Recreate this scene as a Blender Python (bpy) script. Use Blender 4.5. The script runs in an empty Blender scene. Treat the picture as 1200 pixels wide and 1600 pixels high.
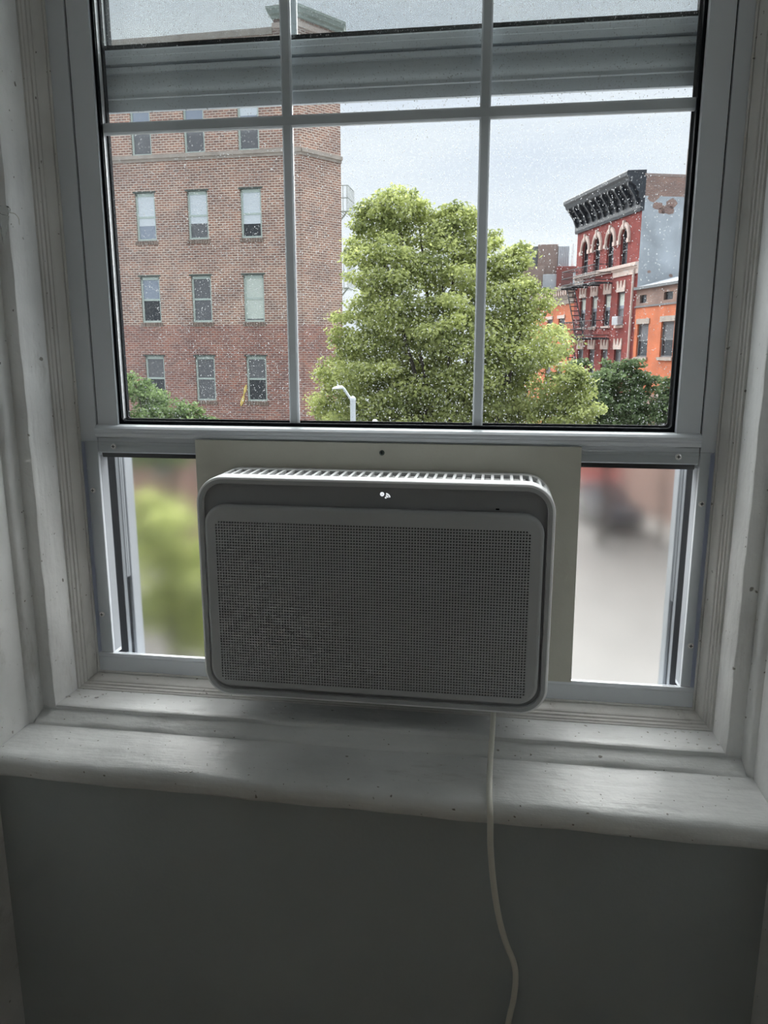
import bpy, bmesh, math, random
import numpy as np
from mathutils import Vector, Matrix
from mathutils.geometry import tessellate_polygon
SC = bpy.context.scene
COL = SC.collection
PI = math.pi
R = math.radians

# ------------------------------------------------------------------ camera
CX, CY, CZ = 0.186, -1.212, 1.411
cam_d = bpy.data.cameras.new('camera')
cam = bpy.data.objects.new('camera', cam_d)
COL.objects.link(cam)
cam.location = (CX, CY, CZ)
cam.rotation_euler = (R(90 - 12.08), 0, R(8.384))
cam_d.sensor_fit = 'VERTICAL'
cam_d.sensor_height = 32.0
cam_d.lens = 24.0                       # 1200 px focal length on a 1600 px tall frame
cam_d.clip_start = 0.02
cam_d.clip_end = 400
SC.camera = cam

# ------------------------------------------------------------------ sky
W = bpy.data.worlds.new('overcast_sky')
SC.world = W
W.use_nodes = True
nt = W.node_tree
nt.nodes.clear()
tc = nt.nodes.new('ShaderNodeTexCoord')
mp = nt.nodes.new('ShaderNodeMapping'); mp.inputs['Scale'].default_value = (1.2, 1.2, 6.0)
nz = nt.nodes.new('ShaderNodeTexNoise'); nz.inputs['Scale'].default_value = 2.2; nz.inputs['Detail'].default_value = 5
rp = nt.nodes.new('ShaderNodeValToRGB')
rp.color_ramp.elements[0].position = 0.30; rp.color_ramp.elements[0].color = (0.76, 0.82, 0.92, 1)
rp.color_ramp.elements[1].position = 0.62; rp.color_ramp.elements[1].color = (0.93, 0.965, 1.0, 1)
bg = nt.nodes.new('ShaderNodeBackground'); bg.inputs['Strength'].default_value = 1.22
wo = nt.nodes.new('ShaderNodeOutputWorld')
nt.links.new(tc.outputs['Generated'], mp.inputs['Vector'])
nt.links.new(mp.outputs['Vector'], nz.inputs['Vector'])
nt.links.new(nz.outputs['Fac'], rp.inputs['Fac'])
nt.links.new(rp.outputs['Color'], bg.inputs['Color'])
nt.links.new(bg.outputs['Background'], wo.inputs['Surface'])

# ------------------------------------------------------------------ sun, softened by the cloud cover
sd = bpy.data.lights.new('sun_through_cloud', 'SUN')
sd.energy = 16.5
sd.angle = R(100)
sd.color = (1.0, 0.985, 0.96)
sun = bpy.data.objects.new('sun_through_cloud', sd)
COL.objects.link(sun)
sun.rotation_euler = (R(-37), R(-6), 0)    # comes from beyond the window, high up

SC.view_settings.view_transform = 'Standard'
SC.view_settings.look = 'None'
SC.view_settings.exposure = 0.0
SC.view_settings.gamma = 1.0
SC.view_settings.use_curve_mapping = False
SC.cycles.transparent_max_bounces = 32

# ------------------------------------------------------------------ materials
def new_mat(name):
    m = bpy.data.materials.new(name); m.use_nodes = True
    n = m.node_tree; p = n.nodes['Principled BSDF']
    return m, n, p
def mat(name, col, rough=0.5, metal=0.0, bump=0.0, bscale=60.0, var=0.0, vscale=8.0, spec=0.5, stretch=None):
    m, n, p = new_mat(name)
    p.inputs['Base Color'].default_value = (*col, 1); p.inputs['Roughness'].default_value = rough
    p.inputs['Metallic'].default_value = metal; p.inputs['Specular IOR Level'].default_value = spec
    t = n.nodes.new('ShaderNodeTexCoord'); src = t.outputs['Object']
    if stretch:
        mm = n.nodes.new('ShaderNodeMapping'); mm.inputs['Scale'].default_value = stretch
        n.links.new(src, mm.inputs['Vector']); src = mm.outputs['Vector']
    if var:
        z = n.nodes.new('ShaderNodeTexNoise'); z.inputs['Scale'].default_value = vscale; z.inputs['Detail'].default_value = 4
        r = n.nodes.new('ShaderNodeValToRGB')
        r.color_ramp.elements[0].position = .3; r.color_ramp.elements[1].position = .7
        r.color_ramp.elements[0].color = (*[c*(1-var) for c in col], 1)
        r.color_ramp.elements[1].color = (*[min(1, c*(1+var)) for c in col], 1)
        n.links.new(src, z.inputs['Vector']); n.links.new(z.outputs['Fac'], r.inputs['Fac'])
        n.links.new(r.outputs['Color'], p.inputs['Base Color'])
    if bump:
        z = n.nodes.new('ShaderNodeTexNoise'); z.inputs['Scale'].default_value = bscale; z.inputs['Detail'].default_value = 5
        b = n.nodes.new('ShaderNodeBump'); b.inputs['Strength'].default_value = bump; b.inputs['Distance'].default_value = 0.004
        n.links.new(src, z.inputs['Vector']); n.links.new(z.outputs['Fac'], b.inputs['Height'])
        n.links.new(b.outputs['Normal'], p.inputs['Normal'])
    return m
def paint(name, col, stretch, specks=True, bump=0.85):
    """old hand-brushed paint: brush strokes, lumps, a few chips and grime specks"""
    m, n, p = new_mat(name); L = n.links
    p.inputs['Roughness'].default_value = 0.42
    t = n.nodes.new('ShaderNodeTexCoord')
    mm = n.nodes.new('ShaderNodeMapping'); mm.inputs['Scale'].default_value = stretch
    L.new(t.outputs['Object'], mm.inputs['Vector'])
    br = n.nodes.new('ShaderNodeTexNoise'); br.inputs['Scale'].default_value = 45; br.inputs['Detail'].default_value = 6
    L.new(mm.outputs['Vector'], br.inputs['Vector'])
    lm = n.nodes.new('ShaderNodeTexNoise'); lm.inputs['Scale'].default_value = 22; lm.inputs['Detail'].default_value = 4
    L.new(t.outputs['Object'], lm.inputs['Vector'])
    ad = n.nodes.new('ShaderNodeMath'); ad.operation = 'MULTIPLY_ADD'; ad.inputs[1].default_value = 1.6
    L.new(lm.outputs['Fac'], ad.inputs[0]); L.new(br.outputs['Fac'], ad.inputs[2])
    b = n.nodes.new('ShaderNodeBump'); b.inputs['Strength'].default_value = bump; b.inputs['Distance'].default_value = 0.003
    L.new(ad.outputs[0], b.inputs['Height']); L.new(b.outputs['Normal'], p.inputs['Normal'])
    v = n.nodes.new('ShaderNodeTexNoise'); v.inputs['Scale'].default_value = 6; v.inputs['Detail'].default_value = 6
    L.new(t.outputs['Object'], v.inputs['Vector'])
    r = n.nodes.new('ShaderNodeValToRGB')
    r.color_ramp.elements[0].position = .32; r.color_ramp.elements[0].color = (*[c*.80 for c in col], 1)
    r.color_ramp.elements[1].position = .60; r.color_ramp.elements[1].color = (*col, 1)
    L.new(v.outputs['Fac'], r.inputs['Fac'])
    out = r.outputs['Color']
    gm = n.nodes.new('ShaderNodeMapping'); gm.inputs['Scale'].default_value = tuple(max(.3, k) for k in stretch); gm.inputs['Location'].default_value = (3.7, 1.3, .4)
    L.new(t.outputs['Object'], gm.inputs['Vector'])
    gn = n.nodes.new('ShaderNodeTexNoise'); gn.inputs['Scale'].default_value = 13; gn.inputs['Detail'].default_value = 8; gn.inputs['Roughness'].default_value = .7
    L.new(gm.outputs['Vector'], gn.inputs['Vector'])
    gr = n.nodes.new('ShaderNodeMapRange'); gr.inputs['From Min'].default_value = .58; gr.inputs['From Max'].default_value = .80; gr.inputs['To Max'].default_value = .75
    L.new(gn.outputs['Fac'], gr.inputs['Value'])
    gx = n.nodes.new('ShaderNodeMix'); gx.data_type = 'RGBA'; L.new(gr.outputs['Result'], gx.inputs['Factor']); L.new(out, gx.inputs['A'])
    gx.inputs['B'].default_value = (.30, .28, .24, 1); out = gx.outputs['Result']
    if specks:
        for sc, lo, hi, dark in ((130, .75, .79, .36), (60, .77, .80, .45)):
            s = n.nodes.new('ShaderNodeTexNoise'); s.inputs['Scale'].default_value = sc; s.inputs['Detail'].default_value = 1
            L.new(mm.outputs['Vector'] if sc < 50 else t.outputs['Object'], s.inputs['Vector'])
            rr = n.nodes.new('ShaderNodeMapRange'); rr.inputs['From Min'].default_value = lo; rr.inputs['From Max'].default_value = hi
            L.new(s.outputs['Fac'], rr.inputs['Value'])
            mx = n.nodes.new('ShaderNodeMix'); mx.data_type = 'RGBA'
            L.new(rr.outputs['Result'], mx.inputs['Factor']); L.new(out, mx.inputs['A'])
            mx.inputs['B'].default_value = (dark*.62, dark*.60, dark*.54, 1)
            out = mx.outputs['Result']
    L.new(out, p.inputs['Base Color'])
    return m
def thin_glass(name, tint=(0.97, 0.98, 0.98), base=0.03):
    m, n, p = new_mat(name); n.nodes.remove(p)
    o = n.nodes['Material Output']
    tr = n.nodes.new('ShaderNodeBsdfTransparent'); tr.inputs['Color'].default_value = (*tint, 1)
    g = n.nodes.new('ShaderNodeBsdfGlossy'); g.inputs['Roughness'].default_value = 0.0
    lw = n.nodes.new('ShaderNodeLayerWeight'); lw.inputs['Blend'].default_value = 0.5
    pw = n.nodes.new('ShaderNodeMath'); pw.operation = 'POWER'; pw.inputs[1].default_value = 4.0
    ma = n.nodes.new('ShaderNodeMath'); ma.operation = 'MULTIPLY_ADD'; ma.inputs[1].default_value = 0.6; ma.inputs[2].default_value = base
    mx = n.nodes.new('ShaderNodeMixShader')
    n.links.new(lw.outputs['Facing'], pw.inputs[0]); n.links.new(pw.outputs[0], ma.inputs[0])
    n.links.new(ma.outputs[0], mx.inputs['Fac']); n.links.new(tr.outputs[0], mx.inputs[1]); n.links.new(g.outputs[0], mx.inputs[2])
    n.links.new(mx.outputs[0], o.inputs['Surface'])
    return m
def refr(name, col, rough, ior, ttint=None):
    m, n, p = new_mat(name)
    p.inputs['Base Color'].default_value = (*col, 1); p.inputs['Roughness'].default_value = rough
    p.inputs['IOR'].default_value = ior; p.inputs['Transmission Weight'].default_value = 1.0
    return m
def hazy_drop(name):
    m, n, p = new_mat(name); L = n.links; n.nodes.remove(p)
    g = n.nodes.new('ShaderNodeBsdfGlass'); g.inputs['IOR'].default_value = 1.33; g.inputs['Roughness'].default_value = 0.0
    t = n.nodes.new('ShaderNodeBsdfTranslucent'); t.inputs['Color'].default_value = (.50, .515, .53, 1)
    mx = n.nodes.new('ShaderNodeMixShader'); mx.inputs['Fac'].default_value = 0.82
    L.new(g.outputs[0], mx.inputs[1]); L.new(t.outputs[0], mx.inputs[2]); L.new(mx.outputs[0], n.nodes['Material Output'].inputs['Surface'])
    return m
def glow(name, col, s):
    m, n, p = new_mat(name)
    p.inputs['Base Color'].default_value = (*col, 1)
    p.inputs['Emission Color'].default_value = (*col, 1); p.inputs['Emission Strength'].default_value = s
    return m
def brick(name, c1, c2, mortar, c1b=None, c2b=None, mb_=None, zsplit=None, scale=1.0, msize=0.017):
    """brick courses on metre UVs; below zsplit the unpointed older brickwork shows"""
    m, n, p = new_mat(name); L = n.links
    p.inputs['Roughness'].default_value = 0.85; p.inputs['Specular IOR Level'].default_value = 0.2
    t = n.nodes.new('ShaderNodeTexCoord')
    def tex(a, b_, mo):
        x = n.nodes.new('ShaderNodeTexBrick'); x.inputs['Scale'].default_value = scale
        x.inputs['Brick Width'].default_value = 0.22; x.inputs['Row Height'].default_value = 0.085
        x.inputs['Mortar Size'].default_value = msize; x.inputs['Mortar Smooth'].default_value = 0.2
        x.inputs['Color1'].default_value = (*a, 1); x.inputs['Color2'].default_value = (*b_, 1); x.inputs['Mortar'].default_value = (*mo, 1)
        L.new(t.outputs['UV'], x.inputs['Vector']); return x
    x = tex(c1, c2, mortar); out = x.outputs['Color']
    if zsplit is not None:
        y = tex(c1b, c2b, mb_)
        sp = n.nodes.new('ShaderNodeSeparateXYZ'); L.new(t.outputs['UV'], sp.inputs[0])
        lt = n.nodes.new('ShaderNodeMath'); lt.operation = 'LESS_THAN'; lt.inputs[1].default_value = zsplit
        L.new(sp.outputs['Y'], lt.inputs[0])
        mx = n.nodes.new('ShaderNodeMix'); mx.data_type = 'RGBA'
        L.new(lt.outputs[0], mx.inputs['Factor']); L.new(out, mx.inputs['A']); L.new(y.outputs['Color'], mx.inputs['B']); out = mx.outputs['Result']
    v = n.nodes.new('ShaderNodeTexNoise'); v.inputs['Scale'].default_value = 1.1; v.inputs['Detail'].default_value = 7
    L.new(t.outputs['UV'], v.inputs['Vector'])
    r = n.nodes.new('ShaderNodeValToRGB'); r.color_ramp.elements[0].position = .35; r.color_ramp.elements[1].position = .65
    r.color_ramp.elements[0].color = (.80, .80, .82, 1); r.color_ramp.elements[1].color = (1.08, 1.04, 1.0, 1)
    L.new(v.outputs['Fac'], r.inputs['Fac'])
    mu = n.nodes.new('ShaderNodeMix'); mu.data_type = 'RGBA'; mu.blend_type = 'MULTIPLY'; mu.inputs['Factor'].default_value = 1
    L.new(out, mu.inputs['A']); L.new(r.outputs['Color'], mu.inputs['B'])
    L.new(mu.outputs['Result'], p.inputs['Base Color'])
    b = n.nodes.new('ShaderNodeBump'); b.inputs['Strength'].default_value = 0.4; b.inputs['Distance'].default_value = 0.02; b.invert = True
    L.new(x.outputs['Fac'], b.inputs['Height']); L.new(b.outputs['Normal'], p.inputs['Normal'])
    return m
def leaf_mat(name, dark, light):
    m, n, p = new_mat(name); L = n.links; n.nodes.remove(p)
    a = n.nodes.new('ShaderNodeAttribute'); a.attribute_name = 'tone'
    r = n.nodes.new('ShaderNodeValToRGB')
    r.color_ramp.elements[0].color = (*dark, 1); r.color_ramp.elements[1].color = (*light, 1)
    L.new(a.outputs['Fac'], r.inputs['Fac'])
    d = n.nodes.new('ShaderNodeBsdfDiffuse'); tr = n.nodes.new('ShaderNodeBsdfTranslucent')
    L.new(r.outputs['Color'], d.inputs['Color']); L.new(r.outputs['Color'], tr.inputs['Color'])
    mx = n.nodes.new('ShaderNodeMixShader'); mx.inputs['Fac'].default_value = 0.50
    L.new(d.outputs[0], mx.inputs[1]); L.new(tr.outputs[0], mx.inputs[2])
    L.new(mx.outputs[0], n.nodes['Material Output'].inputs['Surface'])
    return m

M = dict(
    jamb=paint('jamb_paint', (.88, .89, .885), (1, 1, .12)),
    stop=paint('stop_paint', (.78, .775, .75), (1, 1, .10), bump=0.3),
    sill=paint('sill_paint', (.80, .82, .82), (.15, 1, 1)),
    plaster=paint('plaster_paint', (.83, .84, .835), (1, 1, 1), bump=0.35),
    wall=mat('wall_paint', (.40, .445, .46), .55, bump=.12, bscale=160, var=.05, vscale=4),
    room=mat('room_paint', (.86, .86, .84), .6, bump=.1, bscale=120),
    floor=mat('floor_wood', (.55, .44, .33), .4, bump=.15, bscale=20, var=.3, vscale=6, stretch=(1, 8, 1)),
    vinyl=mat('vinyl', (.68, .72, .765), .34, bump=.02, bscale=300),
    track=mat('track_aluminium', (.30, .325, .355), .4),
    flange_shade=mat('flange_shade_strip', (.33, .35, .38), .8),  # darker grey for vinyl that lies in shade
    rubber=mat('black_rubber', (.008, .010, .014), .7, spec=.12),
    spacer=mat('spacer_metal', (.82, .83, .84), .35, 0.6, bump=.5, bscale=500),
    glass=thin_glass('window_glass'),
    drop=hazy_drop('rain_drop'),
    plexi=refr('acrylic_sheet', (.97, .985, .98), 0.115, 1.42),
    film=refr('protective_film', (.78, .81, .95), 0.3, 1.1),
    ac=mat('ac_plastic', (.90, .91, .92), .42, bump=.03, bscale=900),
    acd=mat('ac_front_plastic', (.47, .49, .505), .5),
    acr=mat('ac_recess_plastic', (.30, .312, .325), .5),
    acin=mat('ac_inner', (.035, .037, .04), .8),
    acmet=mat('ac_case_metal', (.5, .5, .5), .4, .5),
    board=mat('board_paint', (.56, .555, .485), .6, bump=.08, bscale=200, var=.05, vscale=14),
    boardd=mat('board_edge', (.78, .77, .70), .6),
    led=glow('indicator_light', (.92, .95, 1.0), 0.95),
    steel=mat('screw_steel', (.8, .8, .8), .3, 1.0),
    dsteel=mat('dark_screw', (.12, .15, .14), .4, .8),
    cord=mat('cord_vinyl', (.78, .77, .70), .45),
    screen=mat('screen_wire', (.10, .105, .11), .6),
    clear=refr('clear_plastic', (.96, .98, .98), 0.02, 1.46),
)

# ------------------------------------------------------------------ mesh helpers
def link(o, parent=None):
    COL.objects.link(o)
    if parent is not None: o.parent = parent
    return o
class MB:
    def __init__(s): s.v = []; s.f = []; s.uv = []; s.has_uv = False
    def face(s, pts, uv=None):
        i = len(s.v); s.v += [tuple(p) for p in pts]; s.f.append(tuple(range(i, i+len(pts))))
        if uv: s.has_uv = True
        s.uv.append(uv)
    def add(s, vs, fs):
        i = len(s.v); s.v += [tuple(p) for p in vs]
        for f in fs: s.f.append(tuple(k+i for k in f)); s.uv.append(None)
    def box(s, x0, x1, y0, y1, z0, z1):
        s.add([(x0,y0,z0),(x1,y0,z0),(x1,y1,z0),(x0,y1,z0),(x0,y0,z1),(x1,y0,z1),(x1,y1,z1),(x0,y1,z1)],
              [(3,2,1,0),(4,5,6,7),(0,1,5,4),(1,2,6,5),(2,3,7,6),(3,0,4,7)])
    def obox(s, o, u, v, w, a, b, c):
        """box with origin o and edge vectors along u,v,w ranges a,b,c"""
        P = []
        for k in (0,1):
            for (i,j) in ((0,0),(1,0),(1,1),(0,1)):
                P.append(Vector(o)+Vector(u)*a[i]+Vector(v)*b[j]+Vector(w)*c[k])
        s.add(P, [(3,2,1,0),(4,5,6,7),(0,1,5,4),(1,2,6,5),(2,3,7,6),(3,0,4,7)])
    def prism(s, poly, a, b, to):
        """poly of 2D points swept from a to b; to(p, t) -> 3D"""
        n = len(poly)
        vs = [to(p, a) for p in poly]+[to(p, b) for p in poly]
        fs = [(i, (i+1) % n, n+(i+1) % n, n+i) for i in range(n)]
        s.add(vs, fs)
        tri = tessellate_polygon([[Vector((p[0], p[1], 0)) for p in poly]])
        for t in tri: s.add([vs[k] for k in t], [(0,1,2)]); s.add([vs[n+k] for k in t], [(0,2,1)])
    def sweep(s, rows, closed=False):
        """rows: list of equal-length rings"""
        i = len(s.v); n = len(rows[0])
        for r_ in rows: s.v += [tuple(p) for p in r_]
        for a in range(len(rows)-1):
            for k in range(n if closed else n-1):
                s.f.append((i+a*n+k, i+a*n+(k+1) % n, i+(a+1)*n+(k+1) % n, i+(a+1)*n+k)); s.uv.append(None)
    def tube(s, pts, r, n=8, cap=True):
        pts = [Vector(p) for p in pts]; rows = []
        rr = r if isinstance(r, (list, tuple)) else [r]*len(pts)
        ref = None
        for k, p in enumerate(pts):
            d = (pts[min(k+1, len(pts)-1)]-pts[max(k-1, 0)]).normalized()
            if ref is None: ref = Vector((0,0,1)) if abs(d.z) < .9 else Vector((1,0,0))
            a = (ref-d*ref.dot(d)).normalized(); ref = a; b = d.cross(a)
            rows.append([p+(a*math.cos(2*PI*j/n)+b*math.sin(2*PI*j/n))*rr[k] for j in range(n)])
        s.sweep(rows, True)
        if cap: s.face(rows[0][::-1]); s.face(rows[-1])
    def disc_lathe(s, c, prof, n=16, ax='y'):
        """prof: (r, h) pairs, h measured along -y (towards the room)"""
        rows = []
        for (r, h) in prof:
            rows.append([(c[0]+r*math.cos(2*PI*k/n), c[1]-h, c[2]+r*math.sin(2*PI*k/n)) if ax == 'y' else
                         (c[0]+r*math.cos(2*PI*k/n), c[1]+r*math.sin(2*PI*k/n), c[2]+h) for k in range(n)])
        s.sweep(rows, True); s.face(rows[-1])
    def build(s, name, m, parent=None, smooth=None, bevel=0, label=None, kind=None, weld=False):
        me = bpy.data.meshes.new(name); me.from_pydata(s.v, [], s.f)
        if s.has_uv:
            uvl = me.uv_layers.new(name='UVMap'); k = 0
            for pi, p in enumerate(me.polygons):
                u = s.uv[pi]
                for j, li in enumerate(p.loop_indices):
                    uvl.data[li].uv = u[j] if u else (0, 0)
        if weld or smooth is not None or bevel:
            bm = bmesh.new(); bm.from_mesh(me); bmesh.ops.remove_doubles(bm, verts=bm.verts, dist=1e-5)
            bmesh.ops.recalc_face_normals(bm, faces=bm.faces); bm.to_mesh(me); bm.free()
        if smooth is not None:
            me.polygons.foreach_set('use_smooth', [True]*len(me.polygons)); me.set_sharp_from_angle(angle=R(smooth))
        me.materials.append(m); me.update()
        o = bpy.data.objects.new(name, me)
        if bevel:
            b = o.modifiers.new('bevel', 'BEVEL'); b.width = bevel; b.segments = 2; b.limit_method = 'ANGLE'; b.angle_limit = R(40)
        if label: o['label'] = label
        if kind: o['kind'] = kind
        return link(o, parent)
def tag(o, label, cat, group=None, kind=None):
    o['label'] = label; o['category'] = cat
    if group: o['group'] = group
    if kind: o['kind'] = kind
    return o
def empty(name, loc, rz=0.0):
    o = bpy.data.objects.new(name, None); o.location = loc; o.rotation_euler = (0, 0, rz); o.empty_display_size = .1
    return link(o)
def struct(o): o['kind'] = 'structure'; return o
def copy_tree(o, parent=None):
    c = o.copy(); COL.objects.link(c)
    if parent is not None: c.parent = parent
    for ch in list(o.children): copy_tree(ch, c)
    return c
def rrect(x0, x1, z0, z1, r, n=10):
    pts = []
    for (cx, cz, a0) in ((x1-r, z1-r, 0), (x0+r, z1-r, 90), (x0+r, z0+r, 180), (x1-r, z0+r, 270)):
        for k in range(n+1):
            a = R(a0+90*k/n); pts.append((cx+r*math.cos(a), cz+r*math.sin(a)))
    return pts
def fill(mb, outer, holes, to, uvf=None):
    loops = [outer]+holes
    flat = [p for l in loops for p in l]
    for t in tessellate_polygon([[Vector((p[0], p[1], 0)) for p in l] for l in loops]):
        mb.face([to(flat[k]) for k in t], [uvf(flat[k]) for k in t] if uvf else None)
def lsp(a, b, n): return [a+(b-a)*k/(n-1) for k in range(n)]

# ================================================================== ROOM SHELL
X0, X1 = -.569, .569                     # niche side walls
mb = MB()                                # window wall: opening for the window, solid below the sill
OX0, OX1, OZ0, OZ1 = -.575, .575, .70, 2.80
to = lambda p: (p[0], -.228, p[1])
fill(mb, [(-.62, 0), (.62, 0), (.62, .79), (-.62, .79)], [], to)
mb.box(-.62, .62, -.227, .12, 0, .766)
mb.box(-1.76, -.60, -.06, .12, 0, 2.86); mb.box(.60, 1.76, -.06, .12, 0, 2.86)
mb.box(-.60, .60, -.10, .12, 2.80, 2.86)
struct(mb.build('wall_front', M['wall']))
for nm, s in (('wall_left', -1), ('wall_right', 1)):
    mb = MB(); x = .569*s
    a, b = sorted((x, x+.06*s))
    mb.box(a, b, -.60, -.05, 0, 2.86)
    struct(mb.build(nm, M['plaster'], bevel=.006))
mb = MB(); mb.box(-1.7, -.62, -.66, -.60, 0, 2.86); struct(mb.build('wall_front_left', M['room']))
mb = MB(); mb.box(.62, 1.7, -.66, -.60, 0, 2.86); struct(mb.build('wall_front_right', M['room']))
mb = MB(); mb.box(-1.76, -1.7, -3.2, .12, 0, 2.86); struct(mb.build('wall_side_left', M['room']))
mb = MB(); mb.box(1.7, 1.76, -3.2, .12, 0, 2.86); struct(mb.build('wall_side_right', M['room']))
mb = MB(); mb.box(-1.76, 1.76, -3.26, -3.2, 0, 2.86); struct(mb.build('wall_back', M['room']))
mb = MB(); mb.box(-1.76, 1.76, -3.26, .12, -.12, 0); struct(mb.build('floor', M['floor']))
mb = MB(); mb.box(-1.76, 1.76, -3.26, .12, 2.86, 2.96); struct(mb.build('ceiling', M['room']))

# ---- window sill board with a worn rounded nose (its front runs a little out of square)
def wob(x, k): return .0012*math.sin(x*23+k)+.0008*math.sin(x*61+2*k)
mb = MB(); rows = []
for x in lsp(-.5685, .5685, 60):
    yn = -.253-.0165*x+wob(x, 1)
    pr = [(-.10, .8000), (-.18, .8002+wob(x, 3)*.4), (yn+.022, .7995), (yn+.010, .7985+wob(x, 2)*.4), (yn+.004, .795), (yn+.0005, .789), (yn, .781),
          (yn+.001, .773), (yn+.004, .768), (yn+.008, .7665), (-.10, .7665)]
    rows.append([(x, p[0], p[1]) for p in pr])
mb.sweep(rows); mb.face(rows[0]); mb.face(rows[-1][::-1])
struct(mb.build('trim_1', M['sill'], smooth=50))
# ---- cove strip where the sill meets the step
mb = MB(); rows = []
for x in lsp(-.5595, .5595, 50):
    e = wob(x, 5)
    rows.append([(x, y, z) for y, z in ((-.105, .8165), (-.1085, .815+e*.4), (-.113, .8135+e*.3), (-.121, .8095+e*.6), (-.129, .8065+e), (-.1335, .8035+e*.5), (-.1355+e, .800), (-.105, .7995))])
mb.sweep(rows); mb.face(rows[0]); mb.face(rows[-1][::-1])
struct(mb.build('trim_2', M['sill'], smooth=60))
# ---- step board under the stop mouldings
mb = MB(); rows = []
for x in lsp(-.5600, .5600, 50):
    e = wob(x, 7)*.7
    rows.append([(x, y, z) for y, z in ((.0, .8195), (-.10, .8225), (-.106+e, .8225), (-.108+e, .8212), (-.1085+e, .815), (-.107, .801), (.0, .801))])
mb.sweep(rows); mb.face(rows[0]); mb.face(rows[-1][::-1])
struct(mb.build('trim_3', M['sill'], smooth=50))
# ---- jamb boards
for nm, s in (('trim_4', -1), ('trim_5', 1)):
    mb = MB(); rows = []
    for z in lsp(.8185, 2.80, 90):
        e = .0006*math.sin(z*37+s)+.0005*math.sin(z*90)
        rows.append([(s*x, y, z) for x, y in ((.5355, .0), (.5355+e*.3, -.05), (.5355+e*.6, -.1055), (.537+e, -.108), (.5595, -.108), (.5598, -.05), (.5598, .0))])
    mb.sweep(rows); mb.face(rows[0]); mb.face(rows[-1][::-1])
    struct(mb.build(nm, M['jamb'], smooth=50))
mb = MB(); mb.box(-.5598, .5598, -.108, 0, 2.745, 2.80); struct(mb.build('trim_9', M['jamb']))
# ---- corner beads between jamb boards and niche walls
for nm, s in (('trim_6', -1), ('trim_7', 1)):
    mb = MB(); rows = []
    for z in lsp(.7995, 2.80, 80):
        e = .0007*math.sin(z*29+s)+.0005*math.sin(z*71)
        rows.append([(s*x, y, z) for x, y in ((.5585, -.105), (.5585, -.112), (.5597+e, -.121), (.5602+e, -.127), (.5632, -.133), (.569, -.136), (.5692, -.105))])
    mb.sweep(rows); mb.face(rows[0]); mb.face(rows[-1][::-1])
    struct(mb.build(nm, M['jamb'], smooth=50))
# ---- ridged stop moulding, mitred round the window
mb = MB()
prof = [(-.001, .0), (-.001, -.0030), (.0012, -.0042), (.0024, -.0028), (.0030, -.0052), (.0060, -.0115), (.0088, -.0182), (.0103, -.0205), (.0084, -.0222),
        (.0094, -.0236), (.0116, -.0242), (.0132, -.0272), (.0112, -.0288), (.0120, -.0302), (.0146, -.0306), (.0163, -.0340), (.0142, -.0356), (.0148, -.0370), (.0172, -.0378), (.0186, -.0402), (.0222, -.0404), (.0222, .0)]
IL, IR, IB = -.5135, .5135, .8395
ringL_top = [(IL-o, y, 2.745) for o, y in prof]
ringL = [(IL-o, y, IB-o*.93) for o, y in prof]
ringR = [(IR+o, y, IB-o*.93) for o, y in prof]
ringR_top = [(IR+o, y, 2.745) for o, y in prof]
mb.sweep([ringL_top, ringL, ringR, ringR_top], True)
struct(mb.build('trim_8', M['stop']))

# ================================================================== WINDOW
win = empty('window_1', (0, 0, .80)); struct(win)
def wpart(mb, name, m, parent, **k):
    """build in world coordinates, then hang on parent keeping place"""
    o = mb.build(name, m, None, **k)
    px = Vector((0, 0, 0)); q = parent
    while q is not None: px += q.location; q = q.parent
    o.parent = parent; o.location = -px
    return o
wc = .004
# vinyl frame: two jambs, sill, head
mb = MB()
jp = [(.5175, .0), (.4875, .0), (.4868, .0015), (.4865, .004), (.4850, .0255), (.500, .0265), (.5175, .0265)]
for s in (-1, 1):
    mb.prism([(wc+s*x, y) for x, y in jp], .872, 2.74, lambda p, t: (p[0], p[1], t))
wpart(mb, 'jamb_liner', M['vinyl'], win)
ot = [(.5175, .0405), (.4790, .0415), (.4785, .0435), (.4765, .0475), (.4925, .0480), (.4925, .0605), (.4735, .0615), (.4727, .0640), (.4735, .068), (.4730, .080), (.4722, .090), (.5175, .090)]
for s in (-1, 1):
    mb = MB(); mb.prism([(wc+s*x, y) for x, y in ot], .838, 2.74, lambda p, t: (p[0], p[1], t)); wpart(mb, 'outer_track', M['track'], win)
    mb = MB(); a, b = sorted((wc+s*.4850, wc+s*.4866)); mb.box(a, b, .0042, .020, 1.236, 2.70); wpart(mb, 'gap_shade_strip', M['rubber'], win)  # black strip painting the shade of the open gap beside the stile
    mb = MB(); mb.prism([(wc+s*x, y) for x, y in ((.4862, .0050), (.4848, .0255), (.4852, .0255), (.4868, .0050))], .878, 1.232, lambda p, t: (p[0], p[1], t)); wpart(mb, 'flange_shade_strip', M['flange_shade'], win)  # grey overlay, shade on the flange side put into its colour
    mb = MB(); mb.prism([(wc+s*x, y) for x, y in ((.4846, .0262), (.4792, .0405), (.5170, .0405), (.5170, .0268))], .862, 1.232, lambda p, t: (p[0], p[1], t)); wpart(mb, 'channel_shade_fill', M['rubber'], win)  # black filler in place of the deep shade inside the empty channel
mb = MB()
sp = [(.0, .834), (.0, .866), (-.0015, .868), (-.0015, .8745), (.003, .8765), (.006, .8750), (.0085, .868), (.010, .842), (.094, .812), (.094, .800), (.0, .800)]
mb.prism(sp, -.5142, .5218, lambda p, t: (t, p[0], p[1]))
wpart(mb, 'sill_frame', M['vinyl'], win)
mb = MB(); mb.box(-.513, .521, 0, .09, 2.70, 2.74); wpart(mb, 'head_frame', M['vinyl'], win)
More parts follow.
